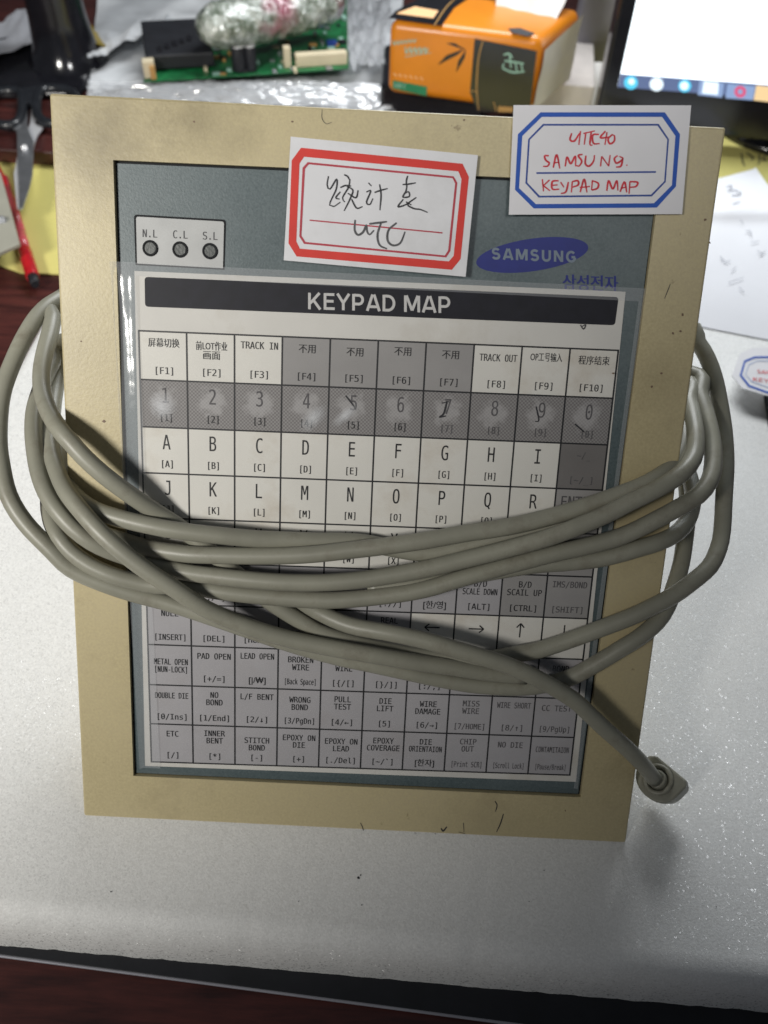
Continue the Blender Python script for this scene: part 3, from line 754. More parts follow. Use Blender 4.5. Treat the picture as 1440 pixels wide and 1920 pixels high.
for L_ in ([(628, 228), (618, 268), (645, 275), (676, 228)], [(682, 215), (672, 300)], [(700, 230), (770, 214)], [(714, 232), (705, 298)], [(748, 222), (740, 298), (755, 300)], [(795, 235), (758, 240), (762, 290), (800, 292)],
           [(835, 215), (805, 255), (860, 252)], [(845, 222), (832, 300)], [(880, 235), (852, 262), (862, 292), (888, 278), (890, 245), (872, 236)],
           [(488, 366), (462, 368), (470, 395), (490, 410), (480, 430), (452, 432)], [(515, 440), (530, 370), (540, 368), (555, 445)], [(515, 412), (552, 405)], [(588, 432), (600, 375), (622, 415), (650, 370), (652, 432)],
           [(695, 358), (668, 366), (690, 400), (672, 430), (655, 425)], [(715, 365), (712, 415), (735, 430), (762, 400), (768, 362)], [(805, 432), (812, 370)], [(812, 370), (855, 430)], [(855, 430), (864, 362)],
           [(910, 365), (890, 385), (905, 412), (942, 385), (920, 370)], [(942, 385), (930, 430), (900, 436)], [(964, 422), (969, 427)],
           [(448, 510), (455, 585)], [(492, 515), (452, 552)], [(455, 550), (495, 582)], [(548, 520), (510, 525), (510, 570), (552, 572)], [(510, 548), (542, 545)], [(560, 528), (580, 560)], [(608, 528), (592, 588), (562, 598)],
           [(632, 525), (626, 592)], [(632, 525), (665, 520), (668, 545), (632, 560)], [(680, 590), (705, 512), (722, 592)], [(678, 562), (740, 555)], [(755, 520), (750, 578)], [(752, 578), (787, 565), (790, 535), (752, 518)],
           [(843, 582), (855, 520), (880, 570), (905, 520), (912, 580)], [(925, 588), (952, 528), (966, 592)], [(930, 566), (966, 558)], [(986, 525), (980, 600)], [(986, 525), (1032, 530), (1022, 555), (985, 560)]):
    p.ribbon([(880 + x / 3.273, 180 + y / 3.273) for x, y in L_], 3.7, lambda x, y: bf(x, y, .00015))
p.build("handwriting", M_REDPEN, bc_)

# ------------------------------------------------------------------ cable
R = .0039
ST = dict(
    outer=[(120, 555, -62), (80, 582, -48), (49, 626, -36), (17, 697, -25), (2, 750, -18), (-3, 820, -10), (2, 870, -4), (16, 929, 2), (46, 979, 5), (95, 1030, 7), (133, 1066, 7), (194, 1094, 6), (250, 1113, 5), (305, 1128, 4), (347, 1141, 4),
           (420, 1165, 4), (520, 1200, 4), (620, 1228, 4), (700, 1246, 4), (780, 1264, 4), (838, 1276, 4), (897, 1285, 4), (984, 1289, 4), (1060, 1274, 4), (1122, 1241, 4.5), (1155, 1221, 5), (1198, 1195, 5), (1231, 1167, 3),
           (1251, 1138, -1), (1268, 1092, -8), (1278, 1055, -14), (1284, 1011, -21), (1289, 960, -32), (1285, 900, -46), (1270, 860, -60)],
    top=[(110, 575, -58), (99, 600, -44), (93, 628, -35), (84, 662, -25), (78, 697, -16), (79, 732, -8), (90, 768, 1), (110, 802, 9), (133, 829, 12), (159, 858, 13), (194, 890, 13), (236, 922, 11), (278, 951, 7), (311, 972, 4.2), (345, 995, 4),
         (400, 1038, 4), (450, 1082, 4), (490, 1115, 4), (520, 1137, 4), (570, 1168, 4), (613, 1190, 4), (700, 1214, 4), (800, 1232, 4), (900, 1236, 4), (969, 1226, 4), (1013, 1218, 4.2), (1071, 1199, 5), (1130, 1177, 6), (1187, 1155, 7),
         (1231, 1134, 7), (1264, 1116, 6), (1297, 1092, 3), (1330, 1063, -2), (1346, 1030, -8), (1353, 996, -13), (1357, 933, -20), (1361, 870, -28), (1358, 808, -36), (1348, 746, -43), (1338, 704, -48), (1325, 670, -53), (1308, 642, -58), (1280, 610, -64)],
    diag=[(122, 660, -64), (110, 700, -56), (103, 738, -44), (98, 780, -30), (94, 821, -15), (96, 845, -8), (103, 873, 0), (122, 918, 8), (156, 962, 15), (194, 1004, 19), (236, 1041, 20), (278, 1072, 20), (333, 1107, 19), (380, 1138, 17), (438, 1165, 14), (526, 1194, 12),
          (602, 1211, 11.5), (701, 1228, 11), (788, 1243, 9), (838, 1250, 8), (880, 1257, 6.5), (930, 1264, 5), (985, 1268, 4.5)],
    third=[(118, 640, -62), (98, 680, -52), (84, 710, -43), (74, 738, -34), (66, 768, -24), (63, 803, -15), (65, 840, -6), (72, 882, 0), (86, 921, 5), (108, 957, 9), (139, 992, 11), (172, 1017, 11), (205, 1033, 9), (250, 1048, 7), (300, 1060, 8), (333, 1070, 10), (400, 1080, 11),
           (497, 1089, 12), (599, 1092, 12), (672, 1088, 12), (730, 1080, 12), (790, 1069, 12), (867, 1050, 12), (955, 1028, 12.5), (1042, 1003, 13), (1130, 968, 13), (1182, 941, 13), (1223, 921, 12), (1265, 897, 9), (1292, 873, 4),
           (1303, 848, -3), (1304, 819, -10), (1300, 787, -20), (1293, 755, -33), (1278, 715, -50)],
    fourth=[(104, 860, -36), (96, 900, -20), (92, 945, -8), (98, 980, 0), (111, 1007, 4.5), (133, 1034, 6), (167, 1059, 7), (208, 1078, 7.5), (250, 1090, 7), (292, 1098, 6.5), (356, 1098, 7), (400, 1107, 8), (497, 1119, 8), (613, 1125, 8), (730, 1116, 8),
            (800, 1104, 8), (867, 1084, 8), (955, 1060, 7.5), (1042, 1038, 7.5), (1100, 1024, 7.5), (1166, 1004, 8), (1231, 973, 8), (1275, 950, 7), (1308, 930, 4), (1329, 903, -1), (1336, 871, -8), (1335, 829, -17), (1327, 787, -26), (1315, 746, -37), (1295, 700, -52)],
    second=[(96, 830, -34), (95, 870, -20), (103, 915, -7), (122, 952, 3), (170, 992, 4), (222, 1012, 5), (278, 1028, 7), (333, 1037, 9), (380, 1041, 10), (497, 1042, 10.5), (584, 1039, 11), (672, 1030, 11), (730, 1023, 11), (800, 1013, 11), (867, 1001, 10),
            (955, 988, 9), (1042, 966, 7), (1130, 938, 6), (1200, 912, 5), (1240, 890, 2), (1266, 868, -4), (1280, 840, -10), (1284, 805, -20), (1278, 760, -40)],
    first=[(110, 805, -34), (109, 850, -16), (114, 890, -4), (138, 928, 4), (175, 955, 8), (222, 971, 10.5), (278, 985, 12), (333, 995, 12), (400, 1003, 11), (467, 1009, 9), (530, 1012, 6.5), (584, 1014, 5), (672, 1017, 4), (740, 1030, 4), (800, 1037, 4),
           (860, 1028, 4), (920, 1012, 4), (980, 1000, 4), (1042, 984, 4), (1130, 955, 4), (1200, 932, 4), (1240, 908, 1), (1258, 884, -6), (1266, 845, -18), (1262, 800, -40)],
    fifth=[(690, 1103, 4), (800, 1092, 4), (900, 1076, 4), (1000, 1060, 4), (1050, 1056, 4), (1100, 1051, 4), (1144, 1043, 4.5), (1187, 1031, 5), (1231, 1018, 4), (1262, 1004, 0), (1284, 984, -9), (1296, 957, -17), (1299, 920, -28), (1285, 870, -48)],
    tail=[(540, 1108, 4), (580, 1136, 4), (607, 1151, 5), (640, 1166, 7.5), (672, 1176, 10), (730, 1187, 13), (800, 1202, 15), (838, 1213, 16), (897, 1230, 16.5), (955, 1249, 16.5), (1013, 1275, 16), (1072, 1310, 15), (1104, 1338, 14.5), (1137, 1369, 14),
          (1171, 1399, 13), (1200, 1428, 10), (1216, 1447, 6), (1226, 1460, 1)],
)
P3 = {k: [FP(x, y, h / 1000) for x, y, h in v_] for k, v_ in ST.items()}


def behind(a_, b_):
    """run round the back of the terminal from point a_ (right side) to point b_ (left side)"""
    def fc(p): d_ = p - FO; return d_.dot(FU), d_.dot(FV), d_.dot(FN)
    ua, va, ha = fc(a_); ub, vb_, hb = fc(b_)
    return [F(ua - (ua - ub) * t, va + (vb_ - va) * t, -.070 - .006 * math.sin(7 * t + va * 90)) for t in (.16, .35, .5, .65, .84)]


order = ["diag_rev", "top", "third", "fourth", "second", "first", "outer"]
# the loops follow each other round the box: right end of one runs behind to the left end of the next
chain = P3["outer"][:]
for k in ("top", "third", "fourth", "second", "first"):
    chain += behind(chain[-1], P3[k][0]) + P3[k]
chain += behind(chain[-1], P3["diag"][0]) + P3["diag"]
cb_v, cb_f = [], []
for pts in (chain, P3["fifth"], P3["tail"]):
    pp = spline(pts, .0035)
    pp = [p_ + Vector([.00045 * noise.noise(Vector((i_ * .09, 7 * k_, len(pts)))) for k_ in range(3)]) for i_, p_ in enumerate(pp)]
    v, f = tube(pp, R, 18); k = len(cb_v); cb_v += v; cb_f += [tuple(i + k for i in q_) for q_ in f]
CB = empty("cable", FP(720, 1100, .004)); tag(CB, "long grey-green cable coiled many times round the beige terminal, ending in a plug", "cable")
mesh("cable_sheath", cb_v, cb_f, M_CABLE, CB, smooth=True)
# plug hanging from the free end: a D-shaped flange with a raised collar round the cable
c = FP(1234, 1462, -.002); ax = (FP(1226, 1460, .001) - FP(1252, 1478, -.022)).normalized()     # axis points back towards the cable
e1 = (FP(1285, 1462, -.004) - FP(1212, 1402, -.004)); e1 = (e1 - ax * e1.dot(ax)).normalized(); e2 = ax.cross(e1)
if (e2.dot(FV)) < 0: e2 = -e2
def pl_pt(a_, b_, k): return c + e1 * a_ + e2 * b_ + ax * k
rim = [(-.0075, -.0085), (.0100, -.0085), (.0118, -.006)] + [(.0112 * math.cos(t), .0095 * math.sin(t) + .0005) for t in [math.pi * i / 14 for i in range(0, 15)]] + [(-.0105, -.006)]
prism("plug_flange", [pl_pt(a_, b_, -.006) for a_, b_ in rim], ax * .0062, M_CABLE, CB, bevel=.0009)
prism("plug_shell", [pl_pt(a_ * .86, b_ * .86, -.019) for a_, b_ in rim], ax * .013, M_CABLE, CB, bevel=.0009)
v, f = tube([pl_pt(.0064 * math.cos(t), .0064 * math.sin(t), .0012) for t in [2 * math.pi * i / 28 for i in range(28)]], .0012, 8, closed=True)
mesh("collar_ring", v, f, M_CABLE, CB, smooth=True)
cyl("collar", pl_pt(0, 0, -.001), pl_pt(0, 0, .0035), .0052, .0041, M_CABLE, CB, bevel=.0005)

# ------------------------------------------------------------------ far side of the desk
RZ = -.012                                                              # top of the board the monitor stands on
y_s = mesh("yellow_sheet", [], [], M_YEL)
pp = [G(-120, 470, DZ + .001), G(0, 499, DZ + .001), G(40, 513, DZ + .001), G(100, 515, DZ + .001), G(1440, 575, DZ + .001), G(1700, 585, DZ + .001)]
pp += [Vector((pp[-1].x, 1.0, DZ + .001)), Vector((pp[0].x, 1.0, DZ + .001))]
bpy.data.objects.remove(y_s)
y_s = prism("yellow_sheet", pp, (0, 0, .0012), M_YEL); tag(y_s, "large pale yellow sheet lying on the dark desk behind the foam", "sheet")
sb = Print()
for pts in ([(1390, 287), (1392, 300), (1396, 312)], [(1400, 286), (1412, 296), (1408, 300)], [(1424, 288), (1424, 305), (1420, 308)], [(1436, 290), (1430, 300), (1440, 300)]):
    sb.ribbon(pts, 3, lambda x, y: G(x, y, DZ + .0024))
sb.split("pen_scribble", M_PEN, y_s)
a, b = G(-400, 256, RZ), G(1040, 340, RZ)
rb = obox("monitor_board", a, b, Vector((0, .75, 0)), Vector((0, 0, -.0155)), M_WOOD, bevel=.0015); tag(rb, "dark red-brown wooden board across the back of the desk", "board")

# scissors lying over the front edge of the board
SCI = empty("scissors", G(46, 262, RZ + .006)); tag(SCI, "open-handled steel scissors with black plastic grips at the upper left", "scissors")
zs = RZ + .0065
prism("blade", [G(x, y, zs) for x, y in [(46, 204), (52, 202), (52, 240), (58, 256), (64, 268), (63, 300), (62, 330), (56, 356), (44, 393), (38, 397), (36, 345), (34, 300), (33, 262), (32, 248), (25, 244), (38, 237), (43, 225)]], (0, 0, .0022), M_STEEL, SCI, bevel=.0004)
prism("blade", [G(x, y, zs - .003) for x, y in [(60, 205), (66, 207), (68, 236), (82, 242), (71, 256), (66, 270), (60, 300), (40, 396), (33, 394), (27, 330), (33, 300), (40, 275), (50, 252), (58, 235)]], (0, 0, .0024), M_STEELB, SCI, bevel=.0004)
cyl("pivot_screw", G(46, 277, zs + .002), G(46, 277, zs + .0042), .0034, .003, M_STEELB, SCI, bevel=.0006)
for pts in ([(-26, 178), (8, 171), (34, 172), (41, 180), (42, 205), (36, 226), (22, 235), (-5, 233), (-30, 220)], [(70, 215), (69, 188), (76, 172), (92, 166), (118, 168), (140, 178), (140, 215), (118, 230), (86, 230)]):
    w3 = [G(x, y, zs + .002) for x, y in pts]; w3 = spline(w3 + [w3[0]], .004)[:-1]
    v, f = tube(w3, .0054, 12, closed=True); mesh("handle", v, f, M_HANDLE, SCI, smooth=True)
prism("handle_root", [G(x, y, zs - .001) for x, y in [(34, 176), (76, 172), (73, 205), (70, 222), (60, 206), (54, 202), (44, 206), (41, 222), (38, 200)]], (0, 0, .007), M_HANDLE, SCI, bevel=.0015)

# red marker and bracket at the left edge
MK = empty("red_marker", G(40, 440, DZ)); tag(MK, "red marker pen lying on the yellow sheet under the grey bracket", "marker pen")
p0, p1, p2, p3 = G(8, 335, DZ + .008), G(38, 435, DZ + .008), G(46, 470, DZ + .008), G(62, 520, DZ + .008)
cyl("barrel", p0, p1, .0045, .005, M_REDL, MK); cyl("grip", p1, p2, .005, .0056, M_REDL, MK); cyl("cap", p2, p3, .0064, .0060, M_REDPL, MK, bevel=.0008)
cyl("tip", p3, G(66, 534, DZ + .008), .005, .0035, M_BLACKM, MK)
MK2 = empty("red_pen", G(20, 370, DZ)); tag(MK2, "thin dark red pen with a black end pointing at the scissor tip", "pen")
cyl("barrel", G(-14, 300, DZ + .014), G(27, 384, DZ + .006), .004, .0042, M_REDPL, MK2); cyl("end_cap", G(27, 384, DZ + .006), G(32, 395, DZ + .006), .0042, .003, M_BLACKM, MK2)
BK = empty("metal_bracket", G(0, 400, .0)); tag(BK, "grey painted metal plate with a screw, cut off by the left edge", "metal plate")
bp = [(-110, 300), (0, 322), (6, 342), (37, 457), (0, 473), (-110, 505)]
prism("plate", [G(x, y, .0) for x, y in bp], (0, 0, -.0035), M_BRACK, BK, bevel=.0006)
prism("stand_off", [G(-60, 360, -.0038), G(-20, 360, -.0038), G(-15, 440, -.0038), G(-60, 440, -.0038)], (0, 0, -.0245), M_BRACK, BK)
cyl("screw", G(3, 414, .0), G(3, 414, .002), .0048, .0042, M_STEEL, BK, bevel=.0008)

# black stand with a round post
ST_ = empty("monitor_stand", G(120, 110, RZ)); tag(ST_, "glossy black stand with a thick round post behind the scissors", "stand")
prism("foot_plate", [G(x, y, RZ + .001) for x, y in [(-160, 195), (-160, 120), (0, 84), (90, 62), (165, 62), (176, 92), (178, 128), (168, 166), (150, 186), (90, 186), (40, 186)]], (0, 0, .008), M_BLACKG, ST_, bevel=.003)
pb = G(128, 112, RZ + .009); rr = .030
pr_ = [(0, .047), (.004, .044), (.02, .037), (.05, .033), (.1, .031), (.34, .029)]
v = []; n = 32
for hgt, r_ in pr_: v += [pb + Vector((math.cos(2 * math.pi * i / n) * r_, math.sin(2 * math.pi * i / n) * r_, hgt)) for i in range(n)]
f = [(j * n + i, j * n + (i + 1) % n, (j + 1) * n + (i + 1) % n, (j + 1) * n + i) for j in range(len(pr_) - 1) for i in range(n)] + [tuple(range((len(pr_) - 1) * n, len(pr_) * n))]
mesh("post", v, f, M_BLACKG, ST_, smooth=True)


def crumple(name, q4, nu, nv, amp, mat, parent=None, freq=3.0, seed=0, up=None, arch=0.0, ridge=True):
    """creased sheet over four corner points"""
    q4 = [Vector(p) for p in q4]; nrm = (q4[1] - q4[0]).cross(q4[3] - q4[0]).normalized()
    if up is not None and nrm.dot(Vector(up)) < 0: nrm = -nrm
    v = []
    for j in range(nv + 1):
        for i in range(nu + 1):
            a_, b_ = i / nu, j / nv
            p = (q4[0] * (1 - a_) + q4[1] * a_) * (1 - b_) + (q4[3] * (1 - a_) + q4[2] * a_) * b_
            s = Vector((a_ * freq, b_ * freq, seed))
            d_ = (1 - abs(noise.noise(s)) * 2.2) * .6 + noise.noise(s * 2.3 + Vector((5, 1, 0))) * .35 + (1 - abs(noise.noise(s * 3.1 + Vector((9, 2, 0)))) * 2) * .22 if ridge else noise.noise(s)
            ed = Vector((noise.noise(s * 1.7 + Vector((0, 0, 8))), noise.noise(s * 1.7 + Vector((0, 0, 11))), 0)) * amp * .25
            v.append(p + nrm * (amp * d_ + arch * math.sin(math.pi * a_) * math.sin(math.pi * b_)) + ed)
    f = [(j * (nu + 1) + i, j * (nu + 1) + i + 1, (j + 1) * (nu + 1) + i + 1, (j + 1) * (nu + 1) + i) for j in range(nv) for i in range(nu)]
    return mesh(name, v, f, mat, parent, smooth=True)


# silvery bag, top left corner
o = crumple("silver_bag", [G(-160, 172, RZ + .014), G(100, 72, RZ + .014), Y(100, -90, 1.5), Y(-160, -90, 1.5)], 60, 40, .006, M_BAGS, freq=3.5, seed=3, up=(0, -.5, 1))
tag(o, "creased silvery plastic bag in the top left corner beside the black post", "plastic bag")
o = prism("yellow_packet", [G(128, 60, .03), G(196, 88, .012), Y(150, -14, 1.36), Y(116, -14, 1.36)], (0, .02, -.006), M_OLIVE, bevel=.003)
tag(o, "olive yellow packet between the black post and the clear bag", "packet")

# clear bag and the circuit board in it
PB = empty("circuit_board", G(460, 140, RZ + .006)); tag(PB, "green circuit board with black connector and capacitors inside the clear bag", "circuit board")
PZ = .012
bd = [G(268, 152, PZ), G(654, 127, PZ), G(648, -60, PZ), G(450, -40, PZ)]
prism("board", bd, (0, 0, -.0018), M_PCB, PB)
pd = (bd[1] - bd[0]).normalized(); pq = Vector((-pd.y, pd.x, 0)); U_ = Vector((0, 0, 1))
def on(px, py, w, dp, h, mat, name, bevel=.0006, lift=.0002):
    a_ = G(px, py, PZ + lift); return obox(name, a_, a_ + pd * w, pq * dp, U_ * h, mat, PB, bevel=bevel)
blk = obox("black_connector", G(277, 133, PZ + .002), G(277, 133, PZ + .002) + pd * .078, pq * .110, U_ * .016, M_BLACKM, PB, bevel=.002)
for k in range(5):
    obox("connector_slot", G(296 + k * 14, 97 - k * 5, PZ + .0185), G(296 + k * 14, 97 - k * 5, PZ + .0185) + pd * .005, pq * .014, U_ * .0015, M_BLACKG, blk)
for x in (448, 470):
    cc = G(x + 2, 132, PZ + .0005); cyl("capacitor", cc, cc + U_ * .026, .0085 if x < 460 else .0065, .0085 if x < 460 else .0065, M_BLACKM, PB, bevel=.001)
    cyl("capacitor_top", cc + U_ * .0262, cc + U_ * .0272, .0078 if x < 460 else .006, .0078 if x < 460 else .006, M_STEELB, PB)
on(556, 127, .062, .012, .013, M_CREAM, "cream_connector"); on(534, 128, .008, .010, .022, M_CREAM, "header_pin")
on(272, 148, .013, .012, .018, M_CREAM, "small_connector"); on(284, 150, .006, .01, .014, M_GOLD, "header_pin")
on(642, 40, .006, .012, .004, M_MINT, "chip"); on(615, 88, .012, .01, .005, M_BLUET, "chip")
rnd = random.Random(4)
for k in range(60):
    x = rnd.uniform(380, 640); y = rnd.uniform(60, 145) - (x - 380) * .04
    on(x, y, rnd.uniform(.003, .009), rnd.uniform(.003, .01), rnd.uniform(.001, .004), rnd.choice([M_BLACKM, M_CREAM, M_STEEL, M_GOLD, M_MINT]), "chip", bevel=None)
# bundle in bubble wrap lying across the board
a, b = G(372, 58, PZ + .045), G(640, -4, PZ + .045); ax = b - a; un = ax.normalized(); t1 = Vector((-un.y, un.x, 0)); t2 = U_
v = []; n, mm = 40, 60
for i in range(mm + 1):
    t = i / mm; rr = .024 * (max(0, 1 - abs(2 * t - 1) ** 5)) ** .5 + .0005
    for k in range(n):
        th = 2 * math.pi * k / n; s = Vector((t * 19, math.cos(th) * 2.6, math.sin(th) * 2.6))
        q_ = rr * (1 + .09 * noise.noise(s) + .14 * abs(noise.noise(s * 2.6)))
        v.append(a + ax * t + t1 * math.cos(th) * q_ * 1.3 + t2 * math.sin(th) * q_)
f = [(i * n + k, i * n + (k + 1) % n, (i + 1) * n + (k + 1) % n, (i + 1) * n + k) for i in range(mm) for k in range(n)]
def wrapm():
    m_, N, L, B = nm("bubble_wrap"); nn_ = noi(N, L, 75, 6, .75); r = ramp(N, .42, .62); L.new(nn_.outputs[0], r.inputs[0])
    c_ = mix(N, L, r.outputs[0], (.10, .13, .09), (.46, .49, .45))
    n4 = noi(N, L, 16, 2); r4 = ramp(N, .60, .72); L.new(n4.outputs[0], r4.inputs[0]); c_ = mix(N, L, r4.outputs[0], c_, (.24, .05, .08))
    L.new(c_, B.inputs["Base Color"]); B.inputs["Roughness"].default_value = .07; B.inputs["Specular IOR Level"].default_value = 1; B.inputs["Coat Weight"].default_value = .8
    b_ = N.new("ShaderNodeBump"); b_.inputs["Strength"].default_value = 1; b_.inputs["Distance"].default_value = .010; n5 = noi(N, L, 70, 4); L.new(n5.outputs[0], b_.inputs["Height"]); L.new(b_.outputs[0], B.inputs["Normal"]); return m_
o = mesh("bubble_wrapped_part", v, f, wrapm(), smooth=True); tag(o, "bundle in crinkled clear wrap lying across the green circuit board", "wrapped part")
# the bag: lower sheet, upper sheet
BG = empty("clear_plastic_bag", G(430, 180, RZ)); tag(BG, "large crumpled clear plastic bag holding the circuit board", "plastic bag")
crumple("bag_bottom", [G(165, 190, RZ + .004), G(740, 215, RZ + .004), G(760, -60, RZ + .004), G(190, -60, RZ + .004)], 70, 50, .004, simple("bag_grey_film", (.66, .68, .70), .2, .7, .35, 9, bump=.6, bscale=30), BG, freq=7, seed=2, up=(0, 0, 1))
crumple("bag_front", [G(163, 192, RZ + .006), G(735, 212, RZ + .006), G(735, 160, RZ + .010), G(168, 158, RZ + .012)], 110, 26, .007, M_BAG, BG, freq=8, seed=9, up=(0, -.3, 1), arch=.008)
crumple("bag_back", [G(168, 118, PZ), G(292, 62, PZ + .004), Y(380, -30, 1.5), Y(140, -30, 1.5)], 60, 50, .008, simple("milky_bag", (.74, .76, .78), .25, .6, .3, 7, bump=.6, bscale=22), BG, freq=2.4, seed=5, up=(0, -.5, 1))
crumple("bag_side", [G(655, 135, PZ), G(735, 135, PZ), Y(735, -20, 1.25), Y(640, -20, 1.25)], 30, 40, .012, M_BAG, BG, freq=5, seed=12, up=(0, -.5, 1))

# ------------------------------------------------------------------ tissue packs
TP = empty("tissue_pack", G(860, 190, .02)); tag(TP, "orange and black soft tissue pack, torn open on top, in front of the monitor", "tissue pack")
zb_ = .024
A_ = G(722, 176, zb_); B_ = G(992, 213, zb_)
topA = PL(722, 36, A_, Vector((0, 1, 0))); H_ = topA.z - zb_
ztop = zb_ + H_
e_ = (B_ - A_).normalized(); dv = Vector((-e_.y, e_.x, 0))
far = G(1132, 20, ztop); dd = max(.06, (far - (B_ + Vector((0, 0, H_)))).dot(dv)); sk = (far - (B_ + Vector((0, 0, H_)))).dot(e_)
DV = dv * dd + e_ * sk * .6
bo = obox("wrapper", A_, B_, DV, Vector((0, 0, H_)), M_ORANGE, TP, bevel=.010, seg=5)
for p_ in bo.data.polygons: p_.use_smooth = True
fnn = Vector((e_.y, -e_.x, 0))
def tf(x, y, k=.0006): return PL(x, y, A_ + fnn * k, fnn)
def tt_(x, y, k=.0006): return G(x, y, ztop + k)
zz = lambda L_, fn: [fn(690 + x / 3.692, y / 3.692) for x, y in L_]
p = Print(); p.poly(zz([(738, 268), (1168, 352), (1120, 775), (760, 775), (705, 640)], tf)); blkp = p.build("black_print", M_BLACKG, TP)
p = Print()
for L_ in ([(795, 283), (765, 400), (752, 600), (765, 760)], [(705, 628), (760, 636)], [(870, 705), (885, 770)]): p.ribbon([(690 + x / 3.692, y / 3.692) for x, y in L_], 2.4, lambda x, y: tf(x, y, .0012))
p.poly(zz([(900, 735), (1005, 742), (1000, 778), (900, 775)], lambda x, y: tf(x, y, .0012)))
p.build("gold_line", M_GOLD, blkp)
p = Print()
for L_ in ([(540, 300), (600, 298), (678, 345), (610, 325)], [(480, 452), (540, 385), (672, 335), (620, 380)], [(608, 505), (625, 420), (678, 340), (670, 400)]): p.poly(zz(L_, tf))
p.build("leaf_print", M_BLACKG, TP)
p = Print(); p.poly(zz([(172, 555), (408, 600), (405, 665), (170, 612)], tf)); gl_ = p.build("green_label", M_GREEN, TP)
p = Print(); put_text(p, "SOFT", 750, 165, 12, lambda x, y: tf(x, y + (x - 750) * .16, .0012), 0, width=22, bold=.02); p.build("label_lettering", M_MINT, gl_)
p = Print()
for i in range(6): p.ribbon([(737 + i * 7.5, 76 - i * .6), (739 + i * 7.5, 84 - i), (743 + i * 7.5, 78 - i)], 2.2, tf)
for i in range(5): p.ribbon([(760 + i * 9, 88), (762 + i * 9, 100 - i * .5), (767 + i * 9, 90)], 3, tf)
p.ribbon([(759, 107), (783, 102), (808, 99)], 1.8, tf)
for L_ in ([(940, 380), (975, 372), (1000, 400)], [(930, 470), (1000, 500), (1085, 495)], [(945, 420), (1010, 430), (1080, 440)], [(980, 390), (990, 470)], [(1020, 430), (1030, 490)], [(1060, 440), (1070, 490)], [(940, 440), (930, 465)]):
    p.ribbon([(690 + x / 3.692, y / 3.692) for x, y in L_], 3.5, lambda x, y: tf(x, y, .0012))
p.split("brush_stroke", M_MINT, TP)
p = Print()
for i in range(6): p.ribbon([(738 + i * 10, 137 + i * 1.5), (743 + i * 10, 143 + i * 1.5)], 3, tf)
p.build("small_lettering", M_PEACH, TP)
p = Print(); p.poly([tt_(x, y) for x, y in [(728, 34), (742, 20), (775, 2), (800, -8), (885, -8), (852, 14), (828, 48)]]); bt = p.build("black_top_print", M_BLACKG, TP)
p = Print(); p.poly([tt_(x, y, .0012) for x, y in [(743, 25), (778, 12), (822, 20), (812, 34)]]); p.build("peach_patch", M_PEACH, bt)
p = Print(); p.ribbon([(814, 48), (835, 16), (858, -8)], 2, lambda x, y: tt_(x, y, .0012)); p.build("gold_line", M_GOLD, bt)
p = Print(); p.poly([tt_(x, y) for x, y in [(952, 53), (975, 52), (1003, 62), (990, 68), (962, 62)]]); p.build("top_mark", M_PEN, TP)
r0 = B_ + e_ * .0035
crumple("end_flap", [r0 + Vector((0, 0, .004)), r0 + DV * .92 + Vector((0, 0, .004)), r0 + DV * .95 + Vector((0, 0, H_ - .004)), r0 + Vector((0, 0, H_ - .012)) + DV * .04], 16, 16, .0018, M_ENDW, TP, freq=2, up=e_, ridge=False)
cn = tt_(1000, 30, .0)
o = crumple("tissue", [tt_(930, 22, -.004), tt_(1040, 46, -.004), tt_(1085, 0) + Vector((0, 0, .05)), tt_(930, -30) + Vector((0, 0, .06))], 24, 20, .006, M_TISSUE, freq=3, seed=1, ridge=False)
tag(o, "white tissue pulled up through the torn top of the orange pack", "tissue")
o = crumple("tissue", [G(1090, 222, DZ + .003), G(1142, 222, DZ + .003), Y(1132, 118, .93), Y(1092, 116, .93)], 20, 24, .005, M_TISSUE, freq=1.6, seed=6, ridge=False, arch=.006)
tag(o, "folded white tissue standing between the orange pack and the monitor", "tissue")
o = obox("black_packet", G(712, 214, RZ + .0005), G(905, 226, RZ + .0005), Vector((0, .12, 0)), Vector((0, 0, .033)), M_BLACKG, bevel=.005, seg=3)
tag(o, "black packet lying under the orange tissue pack", "packet")
o = obox("grey_carton", G(985, 236, DZ + .003), G(1098, 244, DZ + .003), Vector((0.02, .17, 0)), Vector((0, 0, .050)), M_ENDW, bevel=.002); tag(o, "low grey carton under the open end of the orange tissue pack", "carton")
o = obox("grey_binder", G(1062, 158, DZ + .003), G(1150, 166, DZ + .003), Vector((0, .03, 0)), Vector((0, 0, .26)), M_GREYP, bevel=.003)
bz = min((o.matrix_world @ v_.co).z for v_ in o.data.vertices)
tag(o, "grey plastic binder standing behind the orange tissue pack", "binder")

# ------------------------------------------------------------------ monitor
MN = empty("monitor", G(1300, 262, RZ)); tag(MN, "black-framed monitor showing a white screen and a blue taskbar", "monitor")
m0 = G(1112, 240, -.008); m1 = G(1440, 265, -.008)
me_ = (m1 - m0).normalized(); tl = rad(8)
mback = Vector((-me_.y, me_.x, 0)); mu_ = (Vector((0, 0, 1)) * math.cos(tl) + mback * math.sin(tl)).normalized(); mn = -(me_.cross(mu_)).normalized()
if mn.y > 0: mn = -mn
def mp(x, y, k=0.0): return PL(x, y, m0 + mn * k, mn)
fr_b = obox("bezel", m0, m0 + me_ * .50, mn * -.030, mu_ * .32, M_BLACKG, MN, bevel=.004, seg=3)
s0 = mp(1158, 163, .001); s1 = mp(1440, 190, .001); se = (s1 - s0).normalized()
mesh("screen", [s0, s0 + me_ * .46, s0 + me_ * .46 + mu_ * .27, s0 + mu_ * .27], [(0, 1, 2, 3)], M_SCREEN, MN)
tu = (mp(1163, 138, .001) - s0).dot(mu_)
